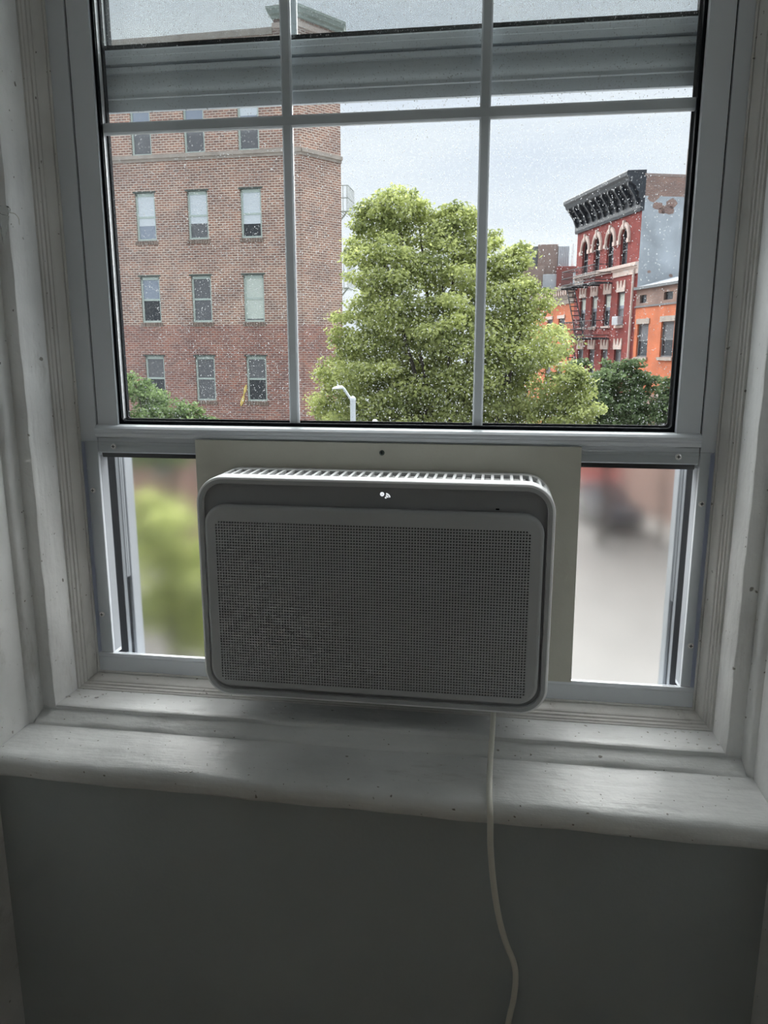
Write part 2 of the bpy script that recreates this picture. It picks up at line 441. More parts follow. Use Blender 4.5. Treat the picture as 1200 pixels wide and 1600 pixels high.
# balance covers in the outer tracks, ending part-way down
for s in (-1, 1):
    mb = MB(); a, b = sorted((wc+s*.4890, wc+s*.4752)); mb.box(a, b, .0484, .0601, 1.003, 2.70)
    c, d = sorted((wc+s*.4752, wc+s*.4742)); mb.box(c, d, .0530, .0545, 1.003, 2.70)
    wpart(mb, 'track_cover', M['track'], win)
    mb = MB(); a, b = sorted((wc+s*.4775, wc+s*.4920)); mb.box(a, b, .0484, .0601, .85, 1.002); wpart(mb, 'groove_shade_fill', M['rubber'], win)  # black block stands in for shade in the open groove below the cover

def sash(name, y0, zb, zt, rail_prof, sw, mz, yoff, parent, xs=(-.481, .489)):
    pass
# ---- lower sash, pushed up above the air conditioner
ls = empty('lower_sash', (0, 0, 1.23-.80)); ls.parent = win
SX0, SX1, SZ1 = -.481, .489, 2.24
mb = MB()
for (a, b) in ((SX0, -.444), (.4525, SX1)):
    mb.prism([(a, .004), (a, .034), (b, .034), (b, .0105), (b+(.0005 if a < 0 else -.0005), .0), (a+.0015, .0)], 1.262, SZ1, lambda p, t: (p[0], p[1], t))
mb.box(SX0, SX1, .0, .034, SZ1, SZ1+.04)
wpart(mb, 'stile', M['vinyl'], ls)
mb = MB()
rp_ = [(.034, 1.285), (.002, 1.285), (-.001, 1.2845), (-.0075, 1.2825), (-.0112, 1.2790), (-.0120, 1.2755), (-.0100, 1.2735), (-.0098, 1.2725), (-.0108, 1.2705), (-.0092, 1.2672), (-.0088, 1.2660), (-.0070, 1.2640), (.0, 1.2635),
       (.0, 1.2510), (.0004, 1.2505), (.0, 1.2500), (.0, 1.2385), (.003, 1.2365), (.034, 1.2365)]
mb.prism(rp_, SX0, SX1, lambda p, t: (t, p[0], p[1]))
wpart(mb, 'bottom_rail', M['vinyl'], ls)
mb = MB(); mb.prism([(.0025, 1.2365), (.0045, 1.2290), (.030, 1.2290), (.032, 1.2365)], SX0+.004, SX1-.004, lambda p, t: (t, p[0], p[1]))
wpart(mb, 'weather_strip', M['rubber'], ls)
GX0, GX1, GZ0, GZ1 = -.446, .4545, 1.284, 2.25
mb = MB(); mb.box(GX0, GX1, .0100, .0130, GZ0, GZ1); wpart(mb, 'glass_pane', M['glass'], ls)
mb = MB(); mb.box(GX0, GX1, .0270, .0300, GZ0, GZ1); wpart(mb, 'glass_pane', M['glass'], ls)
# gasket + spacer between the panes
def ringframe(mb, x0, x1, z0, z1, w, y0, y1, r=.006):
    o = rrect(x0, x1, z0, z1, .0005, 4); i = rrect(x0+w, x1-w, z0+w, z1-w, r, 4)
    mb.sweep([[(p[0], y0, p[1]) for p in o], [(p[0], y0, p[1]) for p in i], [(p[0], y1, p[1]) for p in i], [(p[0], y1, p[1]) for p in o]], True)
mb = MB(); ringframe(mb, GX0, GX1, GZ0, GZ1, .0068, .0060, .0098); wpart(mb, 'gasket', M['rubber'], ls)
mb = MB(); ringframe(mb, GX0+.001, GX1-.001, GZ0+.001, GZ1-.001, .0085, .0228, .0268); wpart(mb, 'gasket', M['rubber'], ls)
mb = MB(); ringframe(mb, GX0, GX1, GZ0, GZ1, .0072, .0302, .0345); wpart(mb, 'gasket', M['rubber'], ls)
mb = MB(); mb.box(GX0+.0045, GX0+.0064, .0132, .0226, GZ0+.009, GZ1-.009); wpart(mb, 'glass_spacer', M['spacer'], ls)
mb = MB(); ringframe(mb, GX0+.001, GX1-.001, GZ0+.001, GZ1-.001, .0050, .0132, .0226); wpart(mb, 'pane_sealant', M['rubber'], ls)
# muntin bars between the panes
for x in (-.1438, .1545):
    mb = MB(); w = .0080
    mb.prism([(x-w, .0175), (x-w*.7, .0155), (x+w*.7, .0155), (x+w, .0175), (x+w, .0225), (x+w*.7, .0245), (x-w*.7, .0245), (x-w, .0225)], GZ0+.006, GZ1-.006, lambda p, t: (p[0], p[1], t))
    wpart(mb, 'muntin', M['vinyl'], ls)
mb = MB(); z = 1.7470; w = .0085
mb.prism([(.0172, z-w), (.0152, z-w*.7), (.0152, z+w*.7), (.0172, z+w), (.0228, z+w), (.0248, z+w*.7), (.0248, z-w*.7), (.0228, z-w)], GX0+.006, GX1-.006, lambda p, t: (t, p[0], p[1]))
wpart(mb, 'muntin', M['vinyl'], ls)

# ---- upper sash, seen through the lower one
us = empty('upper_sash', (0, 0, .98)); us.parent = win
mb = MB()
up = [(.078, 1.874), (.060, 1.874), (.050, 1.8705), (.0478, 1.8675), (.0478, 1.8600), (.0465, 1.8590), (.0465, 1.8485), (.056, 1.8480), (.056, 1.8435), (.0448, 1.8430),
      (.0445, 1.8345), (.0470, 1.8330), (.0475, 1.8250), (.0465, 1.8160), (.0435, 1.8080), (.0390, 1.8025), (.0385, 1.8005), (.0385, 1.7960), (.0400, 1.7945), (.0400, 1.7770), (.042, 1.7760), (.046, 1.7765), (.078, 1.7900)]
mb.prism(up, -.474, .482, lambda p, t: (t, p[0], p[1]))
wpart(mb, 'bottom_rail', M['vinyl'], us, smooth=35)
mb = MB(); mb.box(-.472, .480, .0562, .0575, 1.8425, 1.8490); wpart(mb, 'weather_strip', M['rubber'], us)
mb = MB()
for (a, b) in ((-.474, -.452), (.458, .482)): mb.box(a, b, .046, .078, 1.874, 2.70)
mb.box(-.474, .482, .046, .078, 2.66, 2.70)
wpart(mb, 'stile', M['vinyl'], us)
UX0, UX1, UZ0, UZ1 = -.456, .462, 1.871, 2.665
mb = MB(); mb.box(UX0, UX1, .0530, .0555, UZ0, UZ1); wpart(mb, 'glass_pane', M['glass'], us)
mb = MB(); mb.box(UX0, UX1, .0690, .0715, UZ0, UZ1); wpart(mb, 'glass_pane', M['glass'], us)
mb = MB(); ringframe(mb, UX0, UX1, UZ0, UZ1, .0060, .0495, .0528); wpart(mb, 'gasket', M['rubber'], us)
mb = MB(); ringframe(mb, UX0+.001, UX1-.001, UZ0+.001, UZ1-.001, .0050, .0558, .0640); wpart(mb, 'glass_spacer', M['spacer'], us)
mb = MB(); ringframe(mb, UX0, UX1, UZ0, UZ1, .0090, .0642, .0760); wpart(mb, 'gasket', M['rubber'], us)
for x in (-.1420, .1530):
    mb = MB(); w = .0055
    mb.prism([(x-w, .0590), (x-w*.6, .0575), (x+w*.6, .0575), (x+w, .0590), (x+w, .0655), (x-w, .0655)], UZ0, UZ1, lambda p, t: (p[0], p[1], t))
    wpart(mb, 'muntin', M['vinyl'], us)

# ---- insect screen outside the upper sash
isr = empty('insect_screen', (0, 0, .98)); isr.parent = win
mb = MB()
for z in (1.862, 2.69): mb.box(-.470, .478, .0805, .0875, z, z+.006)
for a, b in ((-.470, -.462), (.470, .478)): mb.box(a, b, .0805, .0875, 1.862, 2.69)
wpart(mb, 'screen_frame', M['track'], isr)
mb = MB(); t = .00014; pitch = .0016
nx = int(.924/pitch); nzz = int(.82/pitch)
for k in range(nx):
    x = -.458+k*pitch; mb.add([(x-t, .083, 1.866), (x, .083-t, 1.866), (x+t, .083, 1.866), (x, .083+t, 1.866), (x-t, .083, 2.69), (x, .083-t, 2.69), (x+t, .083, 2.69), (x, .083+t, 2.69)], [(0,1,5,4),(1,2,6,5),(2,3,7,6),(3,0,4,7)])
for k in range(nzz):
    z = 1.868+k*pitch; mb.add([(-.462, .083, z-t), (-.462, .083-t, z), (-.462, .083, z+t), (-.462, .083+t, z), (.470, .083, z-t), (.470, .083-t, z), (.470, .083, z+t), (.470, .083+t, z)], [(0,1,5,4),(1,2,6,5),(2,3,7,6),(3,0,4,7)])
wpart(mb, 'screen_mesh', M['screen'], isr, kind='stuff')

# ---- rain drops on the outer panes
def drops(name, n, x0, x1, z0, z1, y, parent, seed, rmin=.00026, rmax=.00085):
    rng = np.random.default_rng(seed)
    K = 6
    cx = rng.uniform(x0, x1, n); cz = rng.uniform(z0, z1, n)
    r = rmin+(rmax-rmin)*rng.random(n)**3.0
    el = 1+rng.random(n)*.5
    V = np.zeros((n, 2*K+1, 3)); a = np.arange(K)*2*PI/K
    for j, (fr, h) in enumerate(((1.0, 0.0), (.72, .42))):
        V[:, j*K:(j+1)*K, 0] = cx[:, None]+np.cos(a)*r[:, None]*fr
        V[:, j*K:(j+1)*K, 2] = cz[:, None]+np.sin(a)*r[:, None]*fr*el[:, None]
        V[:, j*K:(j+1)*K, 1] = y+h*r[:, None]
    V[:, 2*K, 0] = cx; V[:, 2*K, 2] = cz; V[:, 2*K, 1] = y+.58*r
    F = []
    for k in range(K):
        F.append((k, (k+1) % K, K+(k+1) % K)); F.append((k, K+(k+1) % K, K+k)); F.append((K+k, K+(k+1) % K, 2*K))
    for k in range(1, K-1): F.append((0, k+1, k))
    F = np.array(F); nf = len(F)
    allF = (F[None]+(np.arange(n)*(2*K+1))[:, None, None]).reshape(-1, 3)
    me = bpy.data.meshes.new(name); V = V.reshape(-1, 3)
    me.vertices.add(len(V)); me.vertices.foreach_set('co', V.ravel())
    me.loops.add(allF.size); me.loops.foreach_set('vertex_index', allF.ravel())
    me.polygons.add(len(allF)); me.polygons.foreach_set('loop_start', np.arange(0, allF.size, 3))
    sm = np.tile(np.array([True]*(3*K)+[False]*(K-2)), n); me.polygons.foreach_set('use_smooth', sm)
    me.update(); me.validate(); me.materials.append(M['drop'])
    o = bpy.data.objects.new(name, me); o['kind'] = 'stuff'; COL.objects.link(o)
    px = Vector((0, 0, 0)); q = parent
    while q is not None: px += q.location; q = q.parent
    o.parent = parent; o.location = -px
    return o
drops('water_drops', 28000, GX0+.006, GX1-.006, GZ0+.004, 1.93, .03005, ls, 3)
drops('water_drops', 4500, UX0+.008, UX1-.008, UZ0+.005, 2.02, .07155, us, 4, rmax=.0008)

# ================================================================== CLEAR SIDE PANELS
def screw(c, r, parent, m, h=.0022):
    mb = MB(); mb.disc_lathe(c, [(r*1.0, 0), (r, h*.4), (r*.82, h*.8), (r*.45, h), (r*.4, h)], 14)
    o = wpart(mb, 'screw', m, parent)
    mb = MB()
    y = c[1]-h*1.02
    mb.box(c[0]-r*.55, c[0]+r*.55, y-.0001, y+.0003, c[2]-r*.13, c[2]+r*.13); mb.box(c[0]-r*.13, c[0]+r*.13, y-.00012, y+.0003, c[2]-r*.55, c[2]+r*.55)
    q = wpart(mb, 'cross_slot', M['rubber'], parent); 
    q.parent = o; q.location = (0, 0, 0)
    return o
def clear_panel(x0, x1, screws, film_x, label):
    p = empty('filler_sheet', ((x0+x1)/2, 0, .877))
    mb = MB(); mb.box(x0, x1, -.0050, -.0020, .8772, 1.2560)
    wpart(mb, 'acrylic_sheet', M['plexi'], p)
    mb = MB(); mb.box(film_x[0], film_x[1], -.0054, -.0051, .8772, 1.2560); wpart(mb, 'film_strip', M['film'], p, label='bluish protective film left along the outer edge')
    for (x, z) in screws: screw((x, -.0052, z), .0048, p, M['steel'])
    tag(p, label, 'window filler')
clear_panel(-.5095, -.2975, [(-.4516, 1.2485), (-.4950, 1.1724), (-.4968, .9490)], (-.5095, -.5035), 'clear acrylic panel screwed to the window frame left of the air conditioner')
clear_panel(.3075, .5110, [(.4587, 1.2495), (.4980, 1.1781), (.5004, .9481)], (.5050, .5110), 'clear acrylic panel screwed to the window frame right of the air conditioner')

# ================================================================== MOUNTING BOARD
bd = empty('mounting_board', (.005, 0, .8775))
mb = MB()
outer = [(-.3044, .8775), (.3178, .8775), (.3146, 1.2622), (-.3044, 1.2630)]
hole = rrect(-.262, .268, .872+.012, 1.214, .03, 6)
for y in (-.0135, -.0056): fill(mb, outer, [hole], lambda p, y=y: (p[0], y, p[1]))
for lp in (outer, hole):
    n_ = len(lp)
    for k in range(n_):
        a, b = lp[k], lp[(k+1) % n_]; mb.face([(a[0], -.0135, a[1]), (b[0], -.0135, b[1]), (b[0], -.0056, b[1]), (a[0], -.0056, a[1])])
wpart(mb, 'panel', M['board'], bd, weld=True)
screw((.0061, -.0137, 1.2478), .0042, bd, M['dsteel'])
tag(bd, 'cream painted board around the white air conditioner under the raised sash', 'board')

# ================================================================== AIR CONDITIONER
ac = empty('air_conditioner', (.003, -.06, .864))
AX0, AX1, AZ0, AZ1, AR = -.267, .273, .864, 1.2205, .043
W_, H_ = AX1-AX0, AZ1-AZ0
def per_pt(s, inset=0.0):
    """s runs over the top from the left flank to the right flank and round underneath; returns (x,z)"""
    r = AR; sx = W_-2*r; sz = H_-2*r; q = PI*r/2
    segs = [('l', sz), ('tl', q), ('t', sx), ('tr', q), ('r', sz), ('br', q), ('b', sx), ('bl', q)]
    T = sum(x for _, x in segs); s %= T
    for n_, L_ in segs:
        if s <= L_: break
        s -= L_
    rr = r-inset
    if n_ == 'l': return (AX0+inset, AZ0+r+s)
    if n_ == 'r': return (AX1-inset, AZ1-r-s)
    if n_ == 't': return (AX0+r+s, AZ1-inset)
    if n_ == 'b': return (AX1-r-s, AZ0+inset)
    a = s/r
    if n_ == 'tl': return (AX0+r-rr*math.cos(a), AZ1-r+rr*math.sin(a))
    if n_ == 'tr': return (AX1-r+rr*math.sin(a), AZ1-r+rr*math.cos(a))
    if n_ == 'br': return (AX1-r+rr*math.cos(a), AZ0+r-rr*math.sin(a))
    return (AX0+r-rr*math.sin(a), AZ0+r-rr*math.cos(a))
sx, sz_, qq = W_-2*AR, H_-2*AR, PI*AR/2
NS = 37; spitch = .01425; sw_ = .0100
smid = sz_+qq+sx/2
slots = [(smid+(k-(NS-1)/2)*spitch-sw_/2, smid+(k-(NS-1)/2)*spitch+sw_/2) for k in range(NS)]
S = set()
acc = 0
for L_, n_ in ((sz_, 3), (qq, 12), (sx, 3), (qq, 12), (sz_, 3), (qq, 12), (sx, 3), (qq, 12)):
    for k in range(n_): S.add(round(acc+L_*k/n_, 6))
    acc += L_
S = [s for s in S if not any(a-.0009 < s < b+.0009 for a, b in slots)]
for a, b in slots: S += [round(a, 6), round((a+b)/2, 6), round(b, 6)]
S = sorted(S)
slot_set = {(round(a, 6), round((a+b)/2, 6)) for a, b in slots} | {(round((a+b)/2, 6), round(b, 6)) for a, b in slots}
rings = [(0, -.0155), (0, -.0370), (0, -.0860), (0, -.1090), (.0008, -.1122), (.0022, -.1135), (.0042, -.1140), (.0095, -.1140), (.0105, -.1130), (.0108, -.1075)]
mb = MB()
nS = len(S)
for ri in range(len(rings)-1):
    (i0, y0), (i1, y1) = rings[ri], rings[ri+1]
    for k in range(nS):
        a, b = S[k], S[(k+1) % nS]
        if ri == 1 and (a, b) in slot_set: continue
        A0, B0, A1, B1 = per_pt(a, i0), per_pt(b, i0), per_pt(a, i1), per_pt(b, i1)
        mb.face([(A0[0], y0, A0[1]), (B0[0], y0, B0[1]), (B1[0], y1, B1[1]), (A1[0], y1, A1[1])])
for a, b in slots:                           # slot walls
    ya, yb = -.0370, -.0860; d = .005; m_ = (a+b)/2
    for s_ in (a, b):
        p, q = per_pt(s_), per_pt(s_, d)
        mb.face([(p[0], ya, p[1]), (p[0], yb, p[1]), (q[0], yb, q[1]), (q[0], ya, q[1])])
    for y in (ya, yb):
        for u, v in ((a, m_), (m_, b)):
            p, q, p2, q2 = per_pt(u), per_pt(u, d), per_pt(v), per_pt(v, d)
            mb.face([(p[0], y, p[1]), (p2[0], y, p2[1]), (q2[0], y, q2[1]), (q[0], y, q[1])])
fill(mb, [per_pt(s) for s in S], [], lambda p: (p[0], -.0155, p[1]))
wpart(mb, 'case', M['ac'], ac, smooth=40)
mb = MB(); fill(mb, [per_pt(s, .0042) for s in S], [[per_pt(s, .0102) for s in S]], lambda p: (p[0], -.11405, p[1])); wpart(mb, 'front_rim', M['acd'], ac)
mb = MB(); fill(mb, [per_pt(s, .0108) for s in S], [], lambda p: (p[0], -.1075, p[1])); wpart(mb, 'front_bezel', M['acr'], ac)
mb = MB(); mb.sweep([[(per_pt(s, .011)[0], y, per_pt(s, .011)[1]) for s in S] for y in (-.032, -.1005)], True)
wpart(mb, 'air_duct', M['acin'], ac)
for y in (-.056, -.070):                     # louvre vanes seen in the slots
    mb = MB(); mb.obox((AX0+AR, y, AZ1-.0105), (1,0,0), (0,.8,.6), (0,-.6,.8), (0, sx), (0, .010), (0, .0012)); wpart(mb, 'louvre_vane', M['acmet'], ac)
# perforated grille
gx0, gx1, gz0, gz1, gy = -.2520, .2577, .8840, 1.1778, -.1225
NC, NR = 109, 58
px0, px1, pz0, pz1 = -.2353, .2393, .8942, 1.1540
cw, chh = (px1-px0)/NC, (pz1-pz0)/NR
hr = .00148
ii, jj = np.meshgrid(np.arange(NC), np.arange(NR), indexing='ij'); ii = ii.ravel(); jj = jj.ravel()
corner = ((ii == 0) | (ii == NC-1)) & ((jj == 0) | (jj == NR-1))
Ic, Jc = ii[~corner], jj[~corner]; n = len(Ic)
cx_ = px0+(Ic+.5)*cw; cz_ = pz0+(Jc+.5)*chh
an = R(22.5)+np.arange(8)*R(45)
V = np.zeros((n, 20, 3))
for k, (dx, dz) in enumerate(((1, 1), (-1, 1), (-1, -1), (1, -1))):
    V[:, k, 0] = cx_+dx*cw/2; V[:, k, 1] = gy; V[:, k, 2] = cz_+dz*chh/2
V[:, 4:12, 0] = cx_[:, None]+hr*np.cos(an); V[:, 4:12, 1] = gy; V[:, 4:12, 2] = cz_[:, None]+hr*np.sin(an)
V[:, 12:20] = V[:, 4:12]; V[:, 12:20, 1] = gy+.0030
# octagon: k=0 (22.5) right-up, 1 (67.5) up-right, 2 up-left, 3 left-up ...
Q = [(0, 1, 6, 5), (1, 2, 8, 7), (2, 3, 10, 9), (3, 0, 4, 11)]
T3 = [(0, 5, 4), (1, 7, 6), (2, 9, 8), (3, 11, 10)]
Wl = [(4+k, 4+(k+1) % 8, 12+(k+1) % 8, 12+k) for k in range(8)]
base = (np.arange(n)*20)[:, None, None]
quads = (np.array(Q+Wl)[None]+base).reshape(-1, 4); tris = (np.array(T3)[None]+base).reshape(-1, 3)
mb = MB()
mb.v = [tuple(p) for p in V.reshape(-1, 3)]
mb.f = [tuple(q) for q in quads.tolist()]+[tuple(q) for q in tris.tolist()]
for (i_, j_) in ((0, 0), (NC-1, 0), (0, NR-1), (NC-1, NR-1)):
    x, z = px0+i_*cw, pz0+j_*chh; mb.f.append(tuple(range(len(mb.v), len(mb.v)+4))); mb.v += [(x, gy, z), (x+cw, gy, z), (x+cw, gy, z+chh), (x, gy, z+chh)]
mb.uv = [None]*len(mb.f)
gout = rrect(gx0, gx1, gz0, gz1, .031, 12)
def inset_ring(d, y): return [(p[0], y, p[1]) for p in rrect(gx0+d, gx1-d, gz0+d, gz1-d, .031-d, 12)]
flat = [(p[0], p[2]) for p in inset_ring(.0050, gy)]
fill(mb, flat, [[(px0, pz0), (px1, pz0), (px1, pz1), (px0, pz1)]], lambda p: (p[0], gy, p[1]))
mb2 = MB(); mb2.sweep([inset_ring(d, y) for d, y in ((.005, gy), (.0028, gy+.0004), (.0012, gy+.0015), (.0003, gy+.003), (0, gy+.005), (0, gy+.0125), (.0015, gy+.0135), (.0015, gy+.0148))], True)
wpart(mb, 'front_grille', M['acd'], ac)
wpart(mb2, 'grille_edge', M['acd'], ac, smooth=60)
mb = MB(); mb.box(px0-.002, px1+.002, gy+.0034, gy+.0044, pz0-.002, pz1+.002); wpart(mb, 'filter', M['acin'], ac)
# indicator lights
def arc(mb, c, r0, r1, a0, a1, y, n=10):
    for k in range(n):
        u, v = R(a0+(a1-a0)*k/n), R(a0+(a1-a0)*(k+1)/n)
        mb.face([(c[0]+r0*math.cos(u), y, c[1]+r0*math.sin(u)), (c[0]+r1*math.cos(u), y, c[1]+r1*math.sin(u)), (c[0]+r1*math.cos(v), y, c[1]+r1*math.sin(v)), (c[0]+r0*math.cos(v), y, c[1]+r0*math.sin(v))])
yl = -.1077
mb = MB(); arc(mb, (.0205, 1.1990), .0008, .0031, 0, 360, yl, 24); wpart(mb, 'power_light', M['led'], ac, label='lit white ring indicator')
mb = MB(); c_ = (.0258, 1.1938)
arc(mb, c_, 0, .0013, 0, 360, yl, 12); arc(mb, c_, .0022, .0040, 5, 85, yl); arc(mb, c_, .0052, .0070, 5, 85, yl); wpart(mb, 'wireless_light', M['led'], ac, label='lit white wireless signal indicator')
mb = MB(); mb.box(.1875, .1925, -.1095, -.1075, 1.1805, 1.1825); wpart(mb, 'remote_sensor', M['rubber'], ac)
mb = MB(); mb.tube([(.2725, -.050, 1.050), (.2765, -.050, 1.050)], [.0075, .0065], 14); wpart(mb, 'side_knob', M['dsteel'], ac)
mb = MB(); mb.box(-.250, .256, -.0152, .270, .890, 1.2050); wpart(mb, 'outer_cabinet', M['acmet'], ac, bevel=.01)
for k in range(9):
    mb = MB(); z = .92+k*.03; mb.box(-.22, .226, .2702, .274, z, z+.012); wpart(mb, 'rear_louvre', M['rubber'], ac)
# power cord: out of the underside, over the sill nose and down the wall
def crom(P, m=6):
    P = [Vector(p) for p in P]; P = [P[0]*2-P[1]]+P+[P[-1]*2-P[-2]]; out = []
    for k in range(1, len(P)-2):
        for j in range(m):
            t_ = j/m; a, b, c, d = P[k-1], P[k], P[k+1], P[k+2]
            out.append(.5*((2*b)+(c-a)*t_+(2*a-5*b+4*c-d)*t_*t_+(3*b-a-3*c+d)*t_**3))
    out.append(P[-2]); return out
cp = [(.1935, -.088, .868), (.1935, -.092, .852), (.1925, -.125, .834), (.1905, -.185, .812), (.1905, -.235, .8055), (.1918, -.262, .799), (.1930, -.2685, .780), (.1945, -.2680, .74),
      (.2005, -.264, .68), (.2095, -.260, .625), (.2205, -.258, .584), (.2315, -.257, .555), (.2360, -.257, .53), (.2345, -.256, .49), (.2290, -.254, .45), (.22, -.252, .36), (.22, -.25, .22), (.24, -.252, .08), (.30, -.262, .012), (.40, -.27, .006), (.50, -.262, .006)]
mb = MB(); mb.tube(crom(cp), .0043, 10); wpart(mb, 'power_cord', M['cord'], ac, smooth=60)
tag(ac, 'white window air conditioner with a perforated front, cord hanging over the sill', 'air conditioner')

# ---- paint chips and crumbs on the sill and step
rng = random.Random(8)
mb = MB()
def chip(x, y, z, s, flip=0):
    a = rng.uniform(0, 6.28); k = rng.randint(4, 6); P = []
    for j in range(k):
        r_ = s*rng.uniform(.5, 1); P.append((x+r_*math.cos(a+6.28*j/k), y+r_*.6*math.sin(a+6.28*j/k), z+rng.uniform(.0, s*.35)))
    top = [(p[0], p[1], p[2]+.0007) for p in P]
    mb.face(P[::-1]); mb.face(top)
    for j in range(k): mb.face([P[j], P[(j+1) % k], top[(j+1) % k], top[j]])
for _ in range(34): chip(rng.uniform(-.53, .53), rng.uniform(-.100, -.045), .8225, rng.uniform(.0008, .0022))
for _ in range(14): chip(rng.uniform(-.535, -.47), rng.uniform(-.09, -.045), .8224, rng.uniform(.001, .004))
for _ in range(18): chip(rng.uniform(.45, .535), rng.uniform(-.10, -.045), .8224, rng.uniform(.001, .004))
for _ in range(60): chip(rng.uniform(-.55, .55), rng.uniform(-.225, -.137), .8003, rng.uniform(.0006, .0018))
for x in (-.266, -.26, -.252, -.245): chip(x, -.243+rng.uniform(-.004, .004), .8000, .0035)
for _ in range(5): chip(rng.uniform(-.52, -.45), -.240, .7995, .003)
pf = mb.build('paint_flakes', M['stop']); tag(pf, 'loose flakes of paint and crumbs lying on the sill and step', 'debris', kind='stuff')

# ---- small clear hook on the left jamb edge, thin cord loop beside it
hk = empty('clear_hook', (-.5475, -.118, 1.585))
mb = MB(); rows = []
for (z, r_) in ((1.6125, .002), (1.6120, .006), (1.6085, .0085), (1.6035, .0088), (1.6025, .0072), (1.592, .0062), (1.575, .0035), (1.560, .0012)):
    rows.append([(-.5520+r_*math.cos(a)-(1.61-z)*.12, -.121+r_*math.sin(a), z) for a in [2*PI*k/14 for k in range(14)]])
mb.sweep(rows, True); mb.face(rows[0][::-1]); mb.face(rows[-1])
wpart(mb, 'tassel', M['clear'], hk, smooth=50)
mb = MB(); mb.tube(crom([(-.5475, -.114, 1.604), (-.5420, -.1115, 1.603), (-.5385, -.1085, 1.597), (-.5380, -.1085, 1.588)]), .0006, 6); wpart(mb, 'cord_loop', M['cord'], hk)
hk.location.x += .0188
tag(hk, 'clear plastic cord tassel at the left jamb edge', 'tassel')
# ================================================================== OUTSIDE (offsets measured from the eye point)
G = -9.0                                  # street level below the eye
def E(x, y, z): return (x+CX, y+CY, z+CZ)
M.update(
    brickL=brick('tan_brick', (.44, .245, .19), (.25, .155, .135), (.68, .59, .52), (.42, .185, .145), (.25, .135, .125), (.50, .39, .35), .85+CZ),
    brickR=brick('red_brick', (.36, .075, .068), (.26, .058, .058), (.26, .10, .095)),
    brickO=brick('orange_paint_brick', (.70, .235, .12), (.66, .22, .115), (.62, .22, .13)),
    brickB=brick('brown_brick', (.34, .21, .17), (.27, .18, .155), (.33, .27, .25)),
    stone=mat('pale_stone', (.66, .55, .50), .8, var=.12, vscale=3),
    ledge=mat('limestone_ledge', (.42, .37, .33), .8, var=.15, vscale=3),
    iron=mat('cornice_iron', (.028, .034, .044), .5, var=.15, vscale=2),
    green=mat('verdigris_trim', (.34, .40, .37), .6, var=.15, vscale=3),
    stucco=mat('grey_stucco', (.40, .44, .48), .85, bump=.3, bscale=3, var=.22, vscale=.9),
    wframe=mat('window_frame_paint', (.52, .61, .575), .5),
    pane_dark=mat('pane_dark', (.035, .04, .048), .05), pane_mid=mat('pane_mid', (.16, .165, .18), .06),
    pane_blue=mat('pane_blue', (.32, .37, .46), .08), blind=mat('roller_blind', (.74, .80, .86), .7), blindg=mat('roller_blind_cream', (.66, .73, .68), .7),
    lintel=mat('window_lintel', (.10, .12, .11), .8), rowlock=mat('rowlock_brick', (.26, .20, .17), .85, var=.3, vscale=9),
    bark=mat('bark', (.055, .045, .038), .9, bump=.6, bscale=14),
    leafA=leaf_mat('leaf_lime', (.18, .22, .085), (.64, .69, .29)), leafB=leaf_mat('leaf_dark', (.07, .105, .06), (.23, .31, .155)), leafC=leaf_mat('leaf_mid', (.10, .155, .07), (.33, .44, .20)),
    asphalt=mat('asphalt', (.145, .142, .138), .45, bump=.2, bscale=8, var=.10, vscale=.7), walk=mat('pavement', (.27, .265, .255), .7, var=.08, vscale=1.5),
    lamp=mat('lamp_grey', (.66, .70, .74), .4, .2), lampw=mat('lamp_head', (.85, .88, .90), .35),
    cloth=mat('yellow_cloth', (.85, .66, .22), .8), car=mat('car_dark', (.03, .033, .042), .2), carw=mat('car_silver', (.62, .62, .62), .25), tyre=mat('tyre', (.02, .02, .02), .8),
    flash=mat('roof_flashing', (.56, .59, .64), .5), roof=mat('tar_roof', (.22, .22, .23), .8), meta=mat('grey_metal_box', (.40, .44, .48), .5, var=.1, vscale=2), dgrey=mat('dark_grey_box', (.16, .175, .19), .6),
)
# ---- ground
mb = MB(); x0, y0, z0 = E(-70, 1.6, G); x1, y1, z1 = E(70, 130, G)
mb.box(x0, x1, y0, y1, z0-.3, z0); struct(mb.build('street', M['asphalt']))

class Facade:
    def __init__(s, P, U, uoff=0.0):
        l = math.hypot(*U); s.P = P; s.U = (U[0]/l, U[1]/l); s.N = (s.U[1], -s.U[0]); s.uo = uoff
    def at(s, u, z, d=0.0): return E(s.P[0]+s.U[0]*u+s.N[0]*d, s.P[1]+s.U[1]*u+s.N[1]*d, z)
    def wall(s, mb, outer, holes, depth):
        uv = lambda p: (p[0]+s.uo, p[1]+CZ)
        fill(mb, outer, holes, lambda p: s.at(p[0], p[1]), uv)
        for h in holes:
            for k in range(len(h)):
                a, b = h[k], h[(k+1) % len(h)]
                mb.face([s.at(a[0], a[1]), s.at(b[0], b[1]), s.at(b[0], b[1], -depth), s.at(a[0], a[1], -depth)],
                        [uv(a), uv(b), (uv(b)[0]+.1, uv(b)[1]+.03), (uv(a)[0]+.1, uv(a)[1]+.03)])
    def box(s, mb, u0, u1, z0, z1, d0, d1):
        mb.obox(s.at(0, 0), (s.U[0], s.U[1], 0), (0, 0, 1), (s.N[0], s.N[1], 0), (u0, u1), (z0, z1), (d0, d1))
def rect(u0, u1, z0, z1): return [(u0, z0), (u1, z0), (u1, z1), (u0, z1)]
